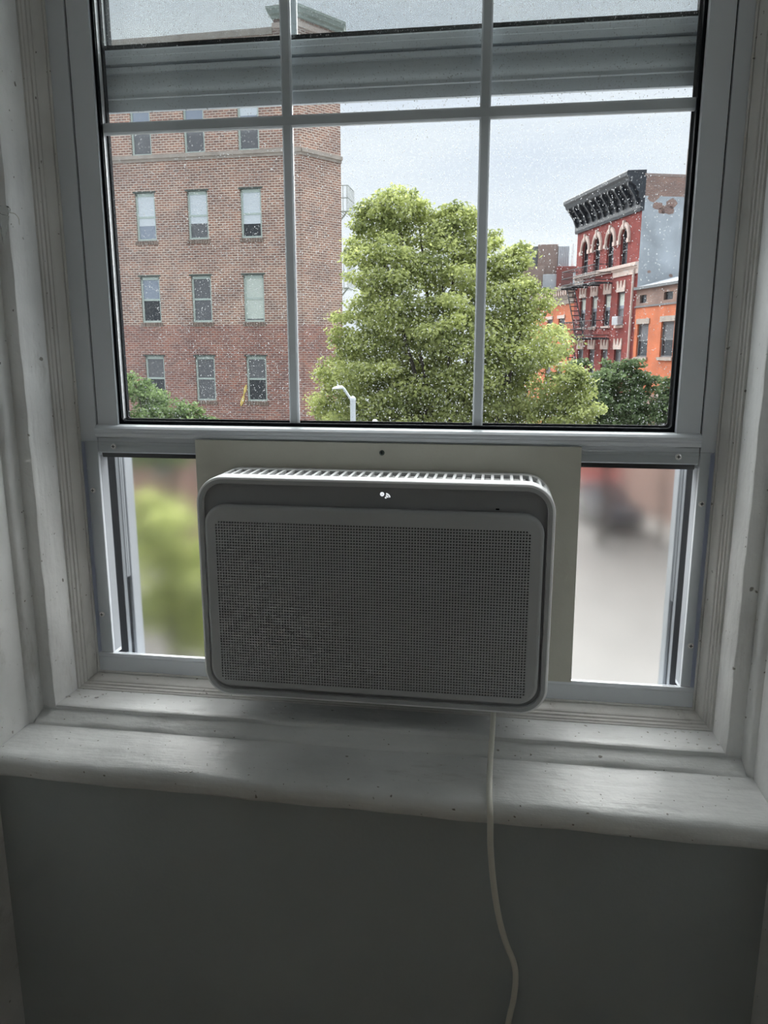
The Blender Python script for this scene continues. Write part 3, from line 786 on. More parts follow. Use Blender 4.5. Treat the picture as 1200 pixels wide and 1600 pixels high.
def window(F, parent, u0, u1, z0, z1, rec, up, lo, blind=None, fr='wframe', meet=.5, fw=.075, lbl=None):
    """double-hung window set back in its opening: frame > two panes, blind"""
    mb = MB(); d0, d1 = -rec, -rec+.07
    F.box(mb, u0, u0+fw, z0, z1, d0, d1); F.box(mb, u1-fw, u1, z0, z1, d0, d1); F.box(mb, u0, u1, z0, z0+fw, d0, d1+.02); F.box(mb, u0, u1, z1-fw*1.5, z1, d0, d1)
    zm = z0+(z1-z0)*meet; F.box(mb, u0, u1, zm-.035, zm+.035, d0, d1-.015)
    w = wpart(mb, 'window', M[fr], parent, label=lbl)
    for (a, b, m) in ((z0, zm, lo), (zm, z1, up)):
        mb = MB(); F.box(mb, u0+.02, u1-.02, a+.01, b-.01, d0-.02, d0+.03); wpart(mb, 'pane', M[m], w)
    if blind:
        mb = MB(); F.box(mb, u0+fw*.9, u1-fw*.9, z1-(z1-z0)*blind[0], z1-fw*1.4, d0+.031, d0+.036); wpart(mb, 'blind', M[blind[1]], w)
        mb = MB(); F.box(mb, u0, u1, zm-.03, zm+.03, d0+.037, d0+.06); wpart(mb, 'meeting_rail', M[fr], w)
    return w

# ---- brick apartment house on the left
apt = empty('apartment_building', E(-16, 36, G))
FL = math.hypot(18.68, .934)
F1 = Facade((-26, 29.934), (18.68, -.934)); F2 = Facade((-7.32, 29), (1.16, 1.6), FL); F3 = Facade((-6.16, 30.6), (-4.34, 14.4), FL+2)
U_of = lambda x: (x+26)*FL/18.68
wins = []; holes = []
cols = [-15.6, -13.5, -11.38, -9.27]; sills = [7.03, 4.0, .96, -2.05, -5.10]
for r_, zs in enumerate(sills):
    for c_, xc in enumerate(cols):
        u = U_of(xc); wins.append((r_, c_, u-.41, u+.41, zs, zs+1.72)); holes.append(rect(u-.41, u+.41, zs, zs+1.72))
mb = MB(); F1.wall(mb, rect(0, FL, G, 11.0), holes, .16); wpart(mb, 'facade_wall', M['brickL'], apt)
mb = MB(); F2.wall(mb, rect(0, 1.976, G, 11.5), [], .1); wpart(mb, 'corner_wall', M['brickL'], apt)
mb = MB(); F3.wall(mb, rect(0, 15.04, G, 11.0), [], .1); wpart(mb, 'side_wall', M['brickL'], apt)
mb = MB()
A_ = Facade((-26, 45), (0, -15.066)); A_.wall(mb, rect(0, 15.066, G, 11.0), [], .1)
wpart(mb, 'side_wall', M['brickL'], apt)
mb = MB(); mb.face([E(-26, 29.934, 10.6), E(-7.32, 29, 10.6), E(-6.16, 30.6, 10.6), E(-10.5, 45, 10.6), E(-26, 45, 10.6)]); wpart(mb, 'roof', M['roof'], apt)
mb = MB(); F1.box(mb, 0, U_of(-8.25), 10.78, 11.0, -.25, .06); wpart(mb, 'parapet_coping', M['ledge'], apt)
# corner tower with a moulded cornice
mb = MB(); ut = U_of(-8.2)
F1.wall(mb, rect(ut, FL, 11.0, 11.7), [], .1)
T1 = Facade((-8.2, 32.2), (0, -3.155)); T1.wall(mb, rect(0, 3.155, 10.5, 11.7), [], .1); wpart(mb, 'tower_wall', M['brickB'], apt)
def mit(n1, n2):
    s_ = (n1[0]+n2[0], n1[1]+n2[1]); k = 2/(s_[0]**2+s_[1]**2); return (s_[0]*k, s_[1]*k)
pts = [(-8.2, 32.2, (-1, 0)), (-8.2, 29.044, mit((-1, 0), F1.N)), (-7.32, 29.0, mit(F1.N, F2.N)), (-6.16, 30.6, mit(F2.N, (F3.N))), (-6.4, 32.2, F3.N)]
def ring_rows(prof): return [[E(x+n_[0]*d, y+n_[1]*d, z) for (d, z) in prof] for (x, y, n_) in pts]
mb = MB(); mb.sweep(ring_rows([(0, 10.95), (.05, 10.97), (.05, 11.12), (.02, 11.14)])); wpart(mb, 'tower_band', M['stone'], apt)
mb = MB(); mb.sweep(ring_rows([(0, 11.24), (.06, 11.25), (.08, 11.33), (.16, 11.38), (.20, 11.50), (.22, 11.52), (.22, 11.60), (-.3, 11.66)]))
mb.face([E(p[0], p[1], 11.64) for p in pts]); wpart(mb, 'tower_cornice', M['green'], apt)
for F, a, b in ((F1, 0, FL+.05), (F2, 0, 1.976)):
    mb = MB(); F.box(mb, a, b, 6.80, 6.90, 0, .05); F.box(mb, a, b, 6.90, 7.03, 0, .11); wpart(mb, 'ledge', M['ledge'], apt)
    mb = MB(); F.box(mb, a, b, 9.6, 9.75, 0, .05); wpart(mb, 'ledge', M['ledge'], apt)
tones = {(0, 1): ('pane_blue', 'pane_mid', None), (0, 2): ('pane_blue', 'pane_mid', None), (0, 3): ('pane_blue', 'pane_mid', (.30, 'blind')),
         (1, 1): ('pane_mid', 'pane_blue', (.68, 'blind')), (1, 2): ('pane_mid', 'pane_mid', (.66, 'blind')), (1, 3): ('pane_mid', 'pane_dark', (.70, 'blind')),
         (2, 1): ('pane_blue', 'pane_dark', None), (2, 2): ('pane_mid', 'pane_mid', None), (2, 3): ('pane_mid', 'pane_mid', (.93, 'blindg')),
         (3, 1): ('pane_mid', 'pane_dark', None), (3, 2): ('pane_mid', 'pane_mid', None), (3, 3): ('pane_mid', 'pane_dark', None)}
for (r_, c_, u0, u1, z0, z1) in wins:
    up, lo, bl = tones.get((r_, c_), ('pane_mid', 'pane_dark', None))
    w = window(F1, apt, u0, u1, z0, z1, .15, up, lo, bl)
    mb = MB()
    for k in range(9):
        a = u0-.06+(u1-u0+.12)*k/9; F1.box(mb, a+.006, a+(u1-u0+.12)/9-.006, z0-.15, z0-.005, -.02, .035)
    wpart(mb, 'rowlock_sill', M['rowlock'], w)
    mb = MB(); F1.box(mb, u0-.06, u1+.06, z1, z1+.06, -.10, .012); wpart(mb, 'lintel', M['lintel'], w)
tag(apt, 'tan and red brick apartment house with pale double hung windows on the left', 'building')
for zt in (5.15, 2.30):                      # iron balconies on its far side
    mb = MB(); bx, by = -6.21, 30.95
    for x in lsp(bx-.40, bx+.25, 6): mb.tube([E(x, by, zt), E(x, by+1.2, zt)], .02, 4)
    mb.tube([E(bx+.25, by, zt), E(bx+.25, by+1.2, zt)], .03, 4); mb.tube([E(bx-.35, by, zt), E(bx+.25, by, zt)], .03, 4)
    wpart(mb, 'balcony_floor', M['green'], apt)
    mb = MB()
    for zz in (.5, .95): mb.tube([E(bx-.35, by, zt+zz), E(bx+.25, by, zt+zz), E(bx+.25, by+1.2, zt+zz)], .016, 4)
    for k in range(5): mb.tube([E(bx+.25, by+.3*k, zt), E(bx+.25, by+.3*k, zt+.95)], .012, 4)
    for k in range(3): mb.tube([E(bx-.1+.15*k, by, zt), E(bx-.1+.15*k, by, zt+.95)], .012, 4)
    mb.tube([E(bx+.2, by+.02, zt), E(bx-.42, by+.02, zt-.75)], .03, 4)
    wpart(mb, 'balcony_railing', M['green'], apt)
# yellow cloth hung beside its lowest visible right-hand window
mb = MB(); rows = []
uc = U_of(-9.78)
for k, (du, z, w_) in enumerate([(.09, -1.42, .03), (.05, -1.55, .06), (.02, -1.68, .05), (-.02, -1.78, .02), (-.04, -1.86, .04), (-.08, -2.0, .075), (-.13, -2.13, .06), (-.16, -2.24, .015)]):
    rows.append([F1.at(uc+du-w_, z, .03), F1.at(uc+du, z+.02, .07), F1.at(uc+du+w_, z, .035), F1.at(uc+du, z, .02)])
mb.sweep(rows, True); o = mb.build('hanging_cloth', M['cloth'], smooth=60); tag(o, 'twisted yellow cloth hanging on the brick wall beside an apartment window', 'cloth')

# ---- red brick house with the dark cornice
L0 = (4.65, 53.7); FU = (.2915, -.9566)
F4 = Facade(L0, FU)
red = empty('red_brick_building', E(9, 50, G))
cen = [1.75, 3.50, 5.38, 7.18]; hs = []
def arch(u, w, z0, zs, n=8): return [(u-w, z0), (u+w, z0)]+[(u+w*math.cos(PI*k/n), zs+w*1.25*math.sin(PI*k/n)) for k in range(n+1)]
for u in cen: hs.append(arch(u, .46, 4.55, 6.05))
for zt, zb in ((3.10, 1.25), (-.10, -2.0), (-3.3, -5.2)):
    for u in cen: hs.append(rect(u-.46, u+.46, zb, zt))
mb = MB(); F4.wall(mb, rect(.35, 9.09, G, 7.3), hs, .20); wpart(mb, 'facade_wall', M['brickR'], red)
F5 = Facade((7.3, 45.0), (.9566, .2915))
mb = MB(); F5.wall(mb, rect(0, 9, G, 7.9), [], .1); wpart(mb, 'side_wall', M['stucco'], red)
mb = MB(); F5.wall(mb, rect(0, 9, 7.9, 8.95), [], .1); F5.box(mb, .02, 9, 8.90, 9.02, -.3, .03); wpart(mb, 'side_parapet', M['brickB'], red)
rngp = random.Random(4)
for k in range(16):                           # places where the stucco has come away from the brick
    u_, z_ = rngp.uniform(.5, 3.4), rngp.choice([rngp.uniform(7.0, 7.9), rngp.uniform(7.2, 7.9), rngp.uniform(3.7, 4.9)]); s_ = rngp.uniform(.10, .34) if z_ > 5 else rngp.uniform(.05, .13)
    mb = MB(); n_ = 9; fill(mb, [(u_+s_*1.3*math.cos(6.283*j/n_)*rngp.uniform(.6, 1), z_+s_*math.sin(6.283*j/n_)*rngp.uniform(.6, 1)) for j in range(n_)], [], lambda p: F5.at(p[0], p[1], .004), lambda p: p)
    wpart(mb, 'bare_brick_patch', M['brickB'], red)
mb = MB(); Bk = Facade(( 4.65+.35*FU[0], 53.7+.35*FU[1]), (.9566, .2915)); 
mb.face([Bk.at(0, G), Bk.at(9, G), Bk.at(9, 8.9), Bk.at(0, 8.9)]); mb.face([F4.at(.35, 8.6), F4.at(9.09, 8.6), F5.at(9, 8.6), Bk.at(9, 8.6)]); wpart(mb, 'rear_wall', M['brickB'], red)
cprof = [(0, 7.15), (.10, 7.15), (.14, 7.30), (.14, 7.75), (.24, 7.82), (.26, 8.10), (.42, 8.22), (.46, 8.40), (.80, 8.62), (.86, 8.78), (.98, 8.90), (1.0, 9.08), (.95, 9.14), (-.1, 9.20), (-.1, 7.15)]
mb = MB(); mb.prism([(d, z) for d, z in cprof], .15, 9.12, lambda p, t_: F4.at(t_, p[1], p[0])); wpart(mb, 'cornice', M['iron'], red)
for k in range(11):
    u = .5+k*.83; mb = MB(); mb.prism([(.14, 7.5), (.24, 7.55), (.40, 7.95), (.78, 8.45), (.78, 8.60), (.14, 8.60)], u-.08, u+.08, lambda p, t_: F4.at(t_, p[1], p[0])); wpart(mb, 'cornice_bracket', M['iron'], red)
for u in cen:
    mb = MB(); fill(mb, arch(u, .46, 4.55, 6.05), [arch(u, .38, 4.63, 6.05)], lambda p: F4.at(p[0], p[1], -.13)); mb2_ = MB()
    F4.box(mb, u-.4, u+.4, 5.33, 5.40, -.16, -.12)
    w = wpart(mb, 'arched_window', M['dgrey'], red)
    mb = MB(); fill(mb, arch(u, .47, 4.55, 6.05), [], lambda p: F4.at(p[0], p[1], -.17)); wpart(mb, 'pane', M['pane_dark'], w)
    mb = MB(); n_ = 12; rows = []
    for k in range(n_+1):
        a = PI*k/n_; c_, s_ = math.cos(a), math.sin(a)
        rows.append([F4.at(u+r_*c_, 5.95+r_*1.28*s_, d) for r_, d in ((.50, 0), (.50, .09), (.60, .13), (.70, .09), (.72, 0))])
    mb.sweep(rows)
    for s_ in (-1, 1): F4.box(mb, u+s_*.61-.13, u+s_*.61+.13, 5.72, 5.95, 0, .13)
    wpart(mb, 'arch_hood', M['stone'], w)
    mb = MB(); F4.box(mb, u-.07, u+.07, 6.48, 6.95, .02, .16); wpart(mb, 'keystone', M['stone'], w)
for (a, b, z0, z1, d) in ((.35, 9.1, 4.38, 4.55, .20), (.35, 9.1, 4.26, 4.38, .10), (6.0, 9.1, 3.95, 4.26, .05), (.35, 1.7, 3.95, 4.26, .05)):
    mb = MB(); F4.box(mb, a, b, z0, z1, 0, d); wpart(mb, 'stone_band', M['stone'], red)
for ri, (zt, zb) in enumerate(((3.10, 1.25), (-.10, -2.0), (-3.3, -5.2))):
    for ci, u in enumerate(cen):
        w = window(F4, red, u-.46, u+.46, zb, zt, .18, 'pane_blue' if ri == 0 else 'pane_mid', 'pane_dark' if (ri, ci) != (0, 3) else 'pane_mid', (.4, 'blindg') if ri == 0 else None, fr='dgrey')
        mb = MB(); F4.box(mb, u-.52, u+.52, zt, zt+.22, -.02, .07)
        for k in (-1, 0, 1): mb.prism([(u+k*.38-.15, zt+.22), (u+k*.38+.15, zt+.22), (u+k*.46+.05, zt+.62), (u+k*.46-.05, zt+.62)], 0, .06, lambda p, t_: F4.at(p[0], p[1], t_))
        wpart(mb, 'crown_lintel', M['stone'], w)
        mb = MB(); F4.box(mb, u-.54, u+.54, zb-.14, zb, -.05, .09); wpart(mb, 'sill', M['stone'], w)
mb = MB(); F4.box(mb, 6.82, 7.54, 1.27, 1.75, -.12, .30)
for k in range(5): F4.box(mb, 6.87, 7.49, 1.33+k*.08, 1.36+k*.08, .30, .315)
wpart(mb, 'window_unit', M['flash'], red, label='pale window cooling unit')
def fire_escape(u0, u1, z):
    mb = MB()
    for k in range(8): d = .15+k*.13; F4.box(mb, u0, u1, z, z+.04, d-.03, d+.03)
    for u in lsp(u0, u1, 4): F4.box(mb, u-.03, u+.03, z-.08, z, 0, 1.1)
    o = wpart(mb, 'fire_escape', M['iron'], red)
    mb = MB()
    for zz in (.15, .55, 1.0): F4.box(mb, u0, u1, z+zz, z+zz+.04, 1.06, 1.10); F4.box(mb, u0, u0+.04, z+zz, z+zz+.04, 0, 1.1); F4.box(mb, u1-.04, u1, z+zz, z+zz+.04, 0, 1.1)
    for u in lsp(u0, u1, 26): F4.box(mb, u-.012, u+.012, z, z+1.0, 1.07, 1.09)
    wpart(mb, 'railing', M['iron'], o)
    mb = MB()
    for d in (.45, .95): mb.tube([F4.at(u0+.6, z, d), F4.at(u0+2.6, z-3.2, d)], .04, 4)
    for k in range(11): t_ = k/11; mb.tube([F4.at(u0+.6+2*t_, z-3.2*t_, .45), F4.at(u0+.6+2*t_, z-3.2*t_, .95)], .03, 4)
    wpart(mb, 'stair', M['iron'], o)
fire_escape(.7, 5.9, 3.72); fire_escape(.7, 5.9, .55)
mb = MB(); mb.tube([F4.at(8.75, 4.2, .10), F4.at(8.75, G, .10)], .07, 8); wpart(mb, 'drainpipe', M['stone'], red)
tag(red, 'dark red brick row house with a heavy black cornice and arched top windows', 'building')

mb = MB(); F5.box(mb, 2.55, 9, 3.3, 10.35, -.4, .12); wpart(mb, 'rear_wing_wall', M['brickB'], red)
# ---- orange painted house nearer to us on the same street front
ora = empty('orange_building', E(11, 42, G))
hs = [rect(9.45, 10.70, -.50, 1.25), rect(12.05, 13.35, -.48, 1.30), rect(14.65, 15.95, -.48, 1.30)]+[rect(a, a+1.3, -4.6, -2.6) for a in (9.45, 12.05, 14.65)]
at_ = [rect(9.5, 10.25, 2.35, 2.76), rect(12.1, 13.0, 2.37, 2.76), rect(14.7, 15.6, 2.37, 2.76)]
mb = MB(); F4.wall(mb, rect(9.10, 17.5, -2.4, 2.18), hs[:3], .18); wpart(mb, 'facade_wall', M['brickO'], ora)
mb = MB(); F4.wall(mb, rect(9.10, 17.5, G, -2.4), hs[3:], .18); wpart(mb, 'ground_floor_wall', M['brickB'], ora)
mb = MB(); F4.wall(mb, rect(9.10, 17.5, 2.18, 3.12), at_, .12); wpart(mb, 'attic_band', M['brickB'], ora)
for h in at_: mb = MB(); F4.box(mb, h[0][0], h[1][0], h[0][1], h[2][1], -.14, -.11); wpart(mb, 'attic_vent', M['pane_dark'], ora)
mb = MB(); F4.box(mb, 9.0, 17.5, 3.06, 3.20, -.3, .16); F4.box(mb, 9.0, 17.5, 2.12, 2.20, 0, .05); wpart(mb, 'eave', M['dgrey'], ora)
mb = MB(); mb.face([F4.at(9.1, 3.2, .1), F4.at(17.5, 3.2, .1), F4.at(17.5, 3.75, -2.0), F4.at(9.1, 3.75, -2.0)]); mb.face([F4.at(9.1, 3.75, -2.0), F4.at(17.5, 3.75, -2.0), F4.at(17.5, 3.75, -10), F4.at(9.1, 3.75, -10)]); wpart(mb, 'roof', M['flash'], ora)
mb = MB(); mb.face([F4.at(17.5, G), F4.at(17.5, G, -10), F4.at(17.5, 3.75, -10), F4.at(17.5, 3.75, -2), F4.at(17.5, 3.12)]); wpart(mb, 'side_wall', M['brickB'], ora)
for h in hs:
    w = window(F4, ora, h[0][0], h[1][0], h[0][1], h[2][1], .16, 'pane_mid', 'pane_dark', None, fr='dgrey')
    mb = MB(); F4.box(mb, h[0][0]-.1, h[1][0]+.1, h[2][1], h[2][1]+.27, -.02, .05); wpart(mb, 'lintel', M['ledge'], w)
    mb = MB(); F4.box(mb, h[0][0]-.1, h[1][0]+.1, h[0][1]-.16, h[0][1], -.02, .09); wpart(mb, 'sill', M['ledge'], w)
tag(ora, 'orange painted brick house with a brown attic band beside the grey stucco wall', 'building')

# ---- lower house beyond the red one
low = empty('cornice_house', E(7, 58, G))
hs = [rect(-2.35, -1.20, .47, 1.95), rect(-4.6, -3.45, .47, 1.95), rect(-2.35, -1.2, -2.8, -1.2), rect(-4.6, -3.45, -2.8, -1.2)]
mb = MB(); F4.wall(mb, rect(-9, .34, G, 3.0), hs, .18); wpart(mb, 'facade_wall', M['brickO'], low)
mb = MB(); mb.prism([(0, 2.85), (.08, 2.88), (.10, 3.15), (.18, 3.2), (.20, 3.55), (.50, 3.75), (.60, 3.98), (-.1, 4.05), (-.1, 2.85)], -9, .33, lambda p, t_: F4.at(t_, p[1], p[0])); wpart(mb, 'cornice', M['ledge'], low)
for k in range(14): u = -5.6+k*.42; mb = MB(); F4.box(mb, u-.08, u+.08, 3.42, 3.72, .18, .46); wpart(mb, 'cornice_block', M['stone'], low)
mb = MB(); F4.box(mb, -9, .33, 4.0, 4.06, -7, -.08); wpart(mb, 'roof', M['roof'], low)
for h in hs:
    w = window(F4, low, h[0][0], h[1][0], h[0][1], h[2][1], .16, 'pane_mid', 'pane_mid', None, fr='dgrey')
    mb = MB(); F4.box(mb, h[0][0]-.1, h[1][0]+.1, h[2][1], h[2][1]+.22, -.02, .08); wpart(mb, 'lintel', M['stone'], w)
mb = MB(); F4.box(mb, -3.9, -1.2, 4.06, 5.2, -4.2, -1.5); wpart(mb, 'roof_shed', M['meta'], low)
tag(low, 'low orange house with a bracketed cornice between the big tree and the red building', 'building')
# ---- rooftop clutter of the house behind
bk = empty('far_rooftop_building', E(3, 66, G))
def ebox(nm, m, x0, x1, z0, z1, y0=62.5, y1=68):
    mb = MB(); a = E(x0, y0, z0); b = E(x1, y1, z1); mb.box(a[0], b[0], a[1], b[1], a[2], b[2]); return wpart(mb, nm, M[m], bk, bevel=.03)
ebox('main_wall', 'brickB', .8, 6.0, G, 5.4, 64, 70); ebox('stair_bulkhead', 'dgrey', 1.42, 2.68, 5.4, 7.62, 63, 66); ebox('lift_bulkhead', 'brickB', 2.68, 4.2, 5.4, 7.72, 62.8, 67)
ebox('water_tank', 'meta', 4.2, 5.02, 5.9, 7.55, 62.6, 64); ebox('brown_wall', 'brickB', 1.6, 3.2, 3.6, 6.1); ebox('mansard_roof', 'meta', 3.1, 4.25, 3.6, 5.45, 62, 66); ebox('red_chimney_wall', 'brickR', 4.1, 5.7, 3.6, 6.0, 61.8, 64)
mb = MB(); mb.tube([E(5.25, 62.3, 5.2), E(5.25, 62.3, 7.65)], .11, 10); wpart(mb, 'vent_pipe', M['lampw'], bk)
for k in range(6): mb = MB(); a = E(4.24+k*.14, 62.55, 6.0); mb.box(a[0], a[0]+.05, a[1], a[1]+.04, a[2], a[2]+1.5); wpart(mb, 'tank_rib', M['flash'], bk)
tag(bk, 'far house behind the tree with grey and brown rooftop boxes and a white pipe', 'building')
# ---- pavements along both street fronts
mb = MB(); mb.obox(F4.at(0, G, 0), (F4.U[0], F4.U[1], 0), (F4.N[0], F4.N[1], 0), (0, 0, 1), (-12, 26), (0, 2.0), (0, .15)); struct(mb.build('pavement_far', M['walk'], bevel=.03))
mb = MB(); mb.obox(F1.at(0, G, 0), (F1.U[0], F1.U[1], 0), (F1.N[0], F1.N[1], 0), (0, 0, 1), (0, FL+3), (0, 4.5), (0, .15)); struct(mb.build('pavement_left', M['walk'], bevel=.03))

# ---- trees
def tree(name, base, lobes, dens, size, lm, label, seed, trunk_r=.16, fork=-4.5, asp=.55):
    t = empty(name, E(base[0], base[1], G))
    rg = np.random.default_rng(seed)
    Vs = []; tone = []
    for (x, y, z, r) in lobes:
        n = int(dens*r*r)
        nc = 22; cd = rg.normal(size=(nc, 3)); cd /= np.linalg.norm(cd, axis=1)[:, None]
        cc = cd*(r*rg.uniform(.55, 1.08, nc))[:, None]*np.array([1.08, 1, .9]); ci = rg.integers(0, nc, n)
        d = rg.normal(size=(n, 3)); d /= np.linalg.norm(d, axis=1)[:, None]
        cr = (r*rg.uniform(.34, .58, nc))[ci]*(rg.random(n)**.4)*rg.uniform(.8, 1.25, n)
        c = np.array(E(x, y, z))+cc[ci]+d*cr[:, None]*np.array([1.2, 1.2, .62])
        d = d*.6+cd[ci]*.5; ctone = rg.normal(0, .16, nc)[ci]
        nn = d*.55+rg.normal(size=(n, 3))*.55+np.array([0, -.1, .55]); nn /= np.linalg.norm(nn, axis=1)[:, None]
        a = np.cross(nn, rg.normal(size=(n, 3))); a /= np.linalg.norm(a, axis=1)[:, None]; b = np.cross(nn, a)
        s = size*rg.uniform(.65, 1.25, n)[:, None]
        Vs.append(np.stack([c-a*s, c-b*s*asp-nn*s*.12, c+a*s-nn*s*.2, c+b*s*asp-nn*s*.12], 1)); tone.append(np.clip(rg.normal(.52, .2, n)+ctone, 0, 1))
    V = np.concatenate(Vs).reshape(-1, 3); tn = np.repeat(np.concatenate(tone), 4)
    V = V-np.array(E(base[0], base[1], G))
    n = len(V)//4
    me = bpy.data.meshes.new('foliage'); me.vertices.add(len(V)); me.vertices.foreach_set('co', V.ravel())
    me.loops.add(4*n); me.loops.foreach_set('vertex_index', np.arange(4*n)); me.polygons.add(n); me.polygons.foreach_set('loop_start', np.arange(0, 4*n, 4))
    at = me.attributes.new('tone', 'FLOAT', 'POINT'); at.data.foreach_set('value', tn.astype(np.float32))
    me.update(); me.validate(); me.materials.append(lm)
    o = bpy.data.objects.new('foliage', me); o['kind'] = 'stuff'; link(o, t)
    B = Vector(E(base[0], base[1], G)); Fk = Vector(E(base[0], base[1], fork))
    mb = MB(); mb.tube(crom([B, B.lerp(Fk, .5)+Vector((.05, .03, 0)), Fk], 4), [trunk_r*(1.25-.45*k/8) for k in range(9)], 10); wpart(mb, 'trunk', M['bark'], t)
    rr = random.Random(seed)
    for (x, y, z, r) in lobes[::1]:
        mb = MB(); T = Vector(E(x, y, z)); mid = Fk.lerp(T, .5)+Vector((rr.uniform(-.2, .2), rr.uniform(-.2, .2), -.25)); P = crom([Fk, mid, T], 3)
        mb.tube(P, [trunk_r*.5*(1-.8*k/(len(P)-1)) for k in range(len(P))], 6); wpart(mb, 'branch', M['bark'], t)
    return tag(t, label, 'tree')
MAIN = [(-2.36,18.22,3.12,.53),(-2.84,18.44,2.75,.54),(-1.91,18.53,2.74,.63),(-3.31,18.8,2.2,.45),(-1.08,18.43,2.81,.47),(-.65,18.76,2.47,.51),(-2.53,17.15,1.73,.67),(-1.34,17.94,1.79,.77),(-.66,18.8,1.65,.58),(.22,18.27,1.8,.47),(-3.15,18.72,1.09,.54),(-1.98,17.3,.89,.71),(.1,17.94,1.02,.69),(.58,17.54,.99,.45),(-3.27,18.08,.34,.56),(-2.37,18.13,.04,.87),(-1.12,17.12,.52,.73),(-.71,17.49,-.24,.9),(.27,17.6,-.03,.83),(1.02,18.75,.12,.58),(-3.74,18.48,-.56,.54),(-2.71,17.39,-.88,.83),(-1.72,18.53,-1.08,.89),(-.47,17.35,-1.07,.83),(.67,18.21,-.97,.87),(1.53,17.33,-.77,.5),(1.74,17.1,-1.31,.38),(-4.03,18.67,-1.37,.51),(-3.17,17.48,-1.81,.67),(-1.98,17.49,-2.11,.9),(-.87,18.87,-2.41,.97),(.36,18.67,-2.21,.96),(1.32,17.62,-1.64,.6),(-2.78,18.83,-3.09,.97),(-1.12,18.07,-3.39,1.08),(.39,18.32,-3.24,.94)]
tree('street_tree', (-1.0, 18.2), MAIN, 9000, .052, M['leafA'], 'large yellow green street tree filling the middle of the window view', 3, .20, -4.2)
LEFTT = [(-9.16,18.7,-.94,.38),(-9.08,19.44,-1.31,.43),(-8.56,19.19,-1.62,.39),(-8.01,19.47,-1.81,.37),(-7.64,19.39,-2.0,.3),(-9.04,18.8,-1.81,.48),(-8.32,18.86,-2.39,.64),(-9.47,18.67,-2.55,.64)]
tree('street_tree', (-8.6, 19.0), LEFTT, 6500, .058, M['leafC'], 'mid green tree top low in front of the apartment house at the left', 5, .14, -5)
LOW = [(-4.84,10.65,-2.46,.45),(-5.21,10.57,-2.89,.41),(-4.55,10.8,-2.93,.46),(-5.19,11.1,-3.61,.49),(-5.36,10.5,-3.94,.4),(-4.89,11.18,-4.37,.43),(-4.18,10.84,-3.43,.56),(-3.58,10.81,-4.01,.65),(-4.54,11.32,-4.91,.58)]
tree('young_tree', (-4.7, 10.9), LOW, 6000, .055, M['leafA'], 'bright green young tree blurred behind the left clear panel', 7, .08, -6.5)
RIGHTT = [(3.57,35.97,-1.18,.68),(4.53,35.71,-1.36,.85),(5.45,35.97,-1.37,.92),(6.25,36.1,-1.6,.62),(3.98,35.29,-2.41,.9),(5.3,36.76,-2.65,1.07),(6.0,35.24,-2.67,.85),(5.9,36.46,-3.79,1.25),(4.4,35.79,-3.88,1.22)]
tree('street_tree', (5.0, 36.0), RIGHTT, 2600, .10, M['leafB'], 'dark green tree below the red brick building right of the lime one', 9, .18, -5.5)
RT2 = [(7.45,36.4,-2.23,.6),(7.85,36.55,-1.89,.69),(7.5,35.4,-2.93,.55),(8.27,36.13,-2.71,.93)]
tree('street_tree', (7.6, 36.1), RT2, 2600, .10, M['leafB'], 'small dark green tree at the right pane edge before the orange house', 10, .12, -5.5)

# ---- street lamp
lp = empty('street_lamp', E(-2.83, 15.0, G))
mb = MB(); mb.tube([E(-2.83, 15, G), E(-2.83, 15, -6), E(-2.83, 15, -1.02)], [.09, .065, .055], 10)
mb.tube([E(-2.83, 15, -1.02), E(-2.83, 15, -.97), E(-2.83, 15, -.93)], [.062, .062, .02], 10); wpart(mb, 'pole', M['lamp'], lp, smooth=50)
mb = MB(); mb.tube(crom([E(-2.84, 15, -1.02), E(-2.92, 15, -.92), E(-3.0, 15, -.80), E(-3.06, 15, -.745)]), .026, 8); wpart(mb, 'arm', M['lamp'], lp, smooth=60)
mb = MB(); rows = []
for k in range(9):
    f = k/8; x = -3.03-.21*f; w_ = .055*math.sin(PI*min(1, .22+f*.72))+.012; h_ = .042*math.sin(PI*min(1, .3+f*.66))+.008
    rows.append([E(x, 15+w_*math.cos(a), -.775-.015*f+(h_*math.sin(a) if math.sin(a) > 0 else .4*h_*math.sin(a))) for a in [2*PI*j/12 for j in range(12)]])
mb.sweep(rows, True); mb.face(rows[0]); mb.face(rows[-1]); wpart(mb, 'lamp_head', M['lampw'], lp, smooth=60)
mb = MB(); mb.tube([E(-3.13, 15, -.745), E(-3.13, 15, -.70)], .014, 8); wpart(mb, 'photocell', M['lampw'], lp)
mb = MB(); mb.tube([E(-2.80, 15, -1.44), E(-2.5, 14.97, -1.455), E(-2.42, 14.97, -1.46)], .013, 6); wpart(mb, 'side_arm', M['lamp'], lp)
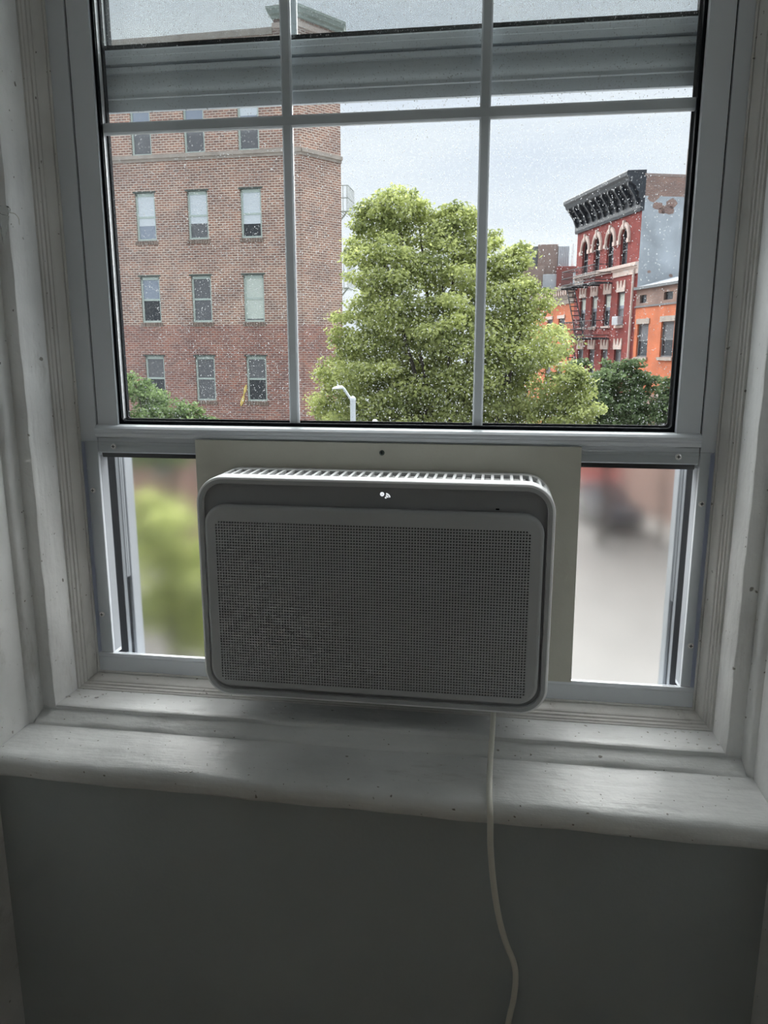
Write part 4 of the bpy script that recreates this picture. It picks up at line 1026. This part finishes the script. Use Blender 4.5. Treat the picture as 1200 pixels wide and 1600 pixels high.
mb = MB(); c_ = E(-2.385, 14.97, -1.43); rows = [[(c_[0]+.055*math.sin(PI*i/8)*math.cos(2*PI*j/12), c_[1]+.055*math.sin(PI*i/8)*math.sin(2*PI*j/12), c_[2]+.058*math.cos(PI*i/8)) for j in range(12)] for i in range(1, 8)]
mb.sweep(rows, True); mb.face(rows[0]); mb.face(rows[-1]); wpart(mb, 'side_globe', M['lampw'], lp, smooth=60)
tag(lp, 'grey street lamp with a pale head standing before the big lime tree', 'street lamp')

# ---- cars parked on the far street
def car(u, d, m, label, zs=1.0):
    c = empty('parked_car', F4.at(u, G, d)); c.scale = (1, 1, zs)
    def P(a, b, z): return (F4.U[0]*a+F4.N[0]*b, F4.U[1]*a+F4.N[1]*b, z)
    def part(nm, poly, w, m_, taper=None, parent=c):
        mb = MB(); n_ = len(poly); rows = []
        for b in (-w, -w*.96, w*.96, w):
            k = 0.94 if abs(b) == w else 1
            rows.append([P(p[0]*k, b*(taper(p[1]) if taper else 1), p[1]*(k if p[1] > .5 else 1)) for p in poly])
        mb.sweep(rows, True); mb.face(rows[0]); mb.face(rows[-1]); return mb.build(nm, m_, parent, smooth=35)
    body = part('body', [(-2.2, .35), (-2.25, .62), (-2.15, .88), (-1.6, .95), (1.2, .95), (2.1, .82), (2.28, .6), (2.2, .35), (1.75, .30), (-1.75, .30)], .88, m)
    part('cabin', [(-1.9, .93), (-1.5, 1.38), (-.9, 1.47), (.1, 1.46), (1.0, .94)], .80, M['pane_dark'], lambda z: 1-.22*max(0, z-.93)/.5)
    part('car_roof', [(-1.52, 1.39), (-.9, 1.485), (.1, 1.475), (.18, 1.41)], .66, m)
    for a in (-1.35, 1.4):
        for b in (-.80, .80):
            mb = MB(); mb.tube([P(a, b-.10, .31), P(a, b+.10, .31)], .31, 16); w = mb.build('wheel', M['tyre'], c)
            mb = MB(); mb.tube([P(a, b-.105, .31), P(a, b+.105, .31)], .17, 10); mb.build('hub_cap', M['carw'], w)
    tag(c, label, 'car')
car(13.6, 2.95, M['car'], 'dark van parked before the orange house, blurred low in the right panel', 1.5)
car(8.4, 3.0, M['carw'], 'pale silver car parked by the red brick building, blurred in the right panel')
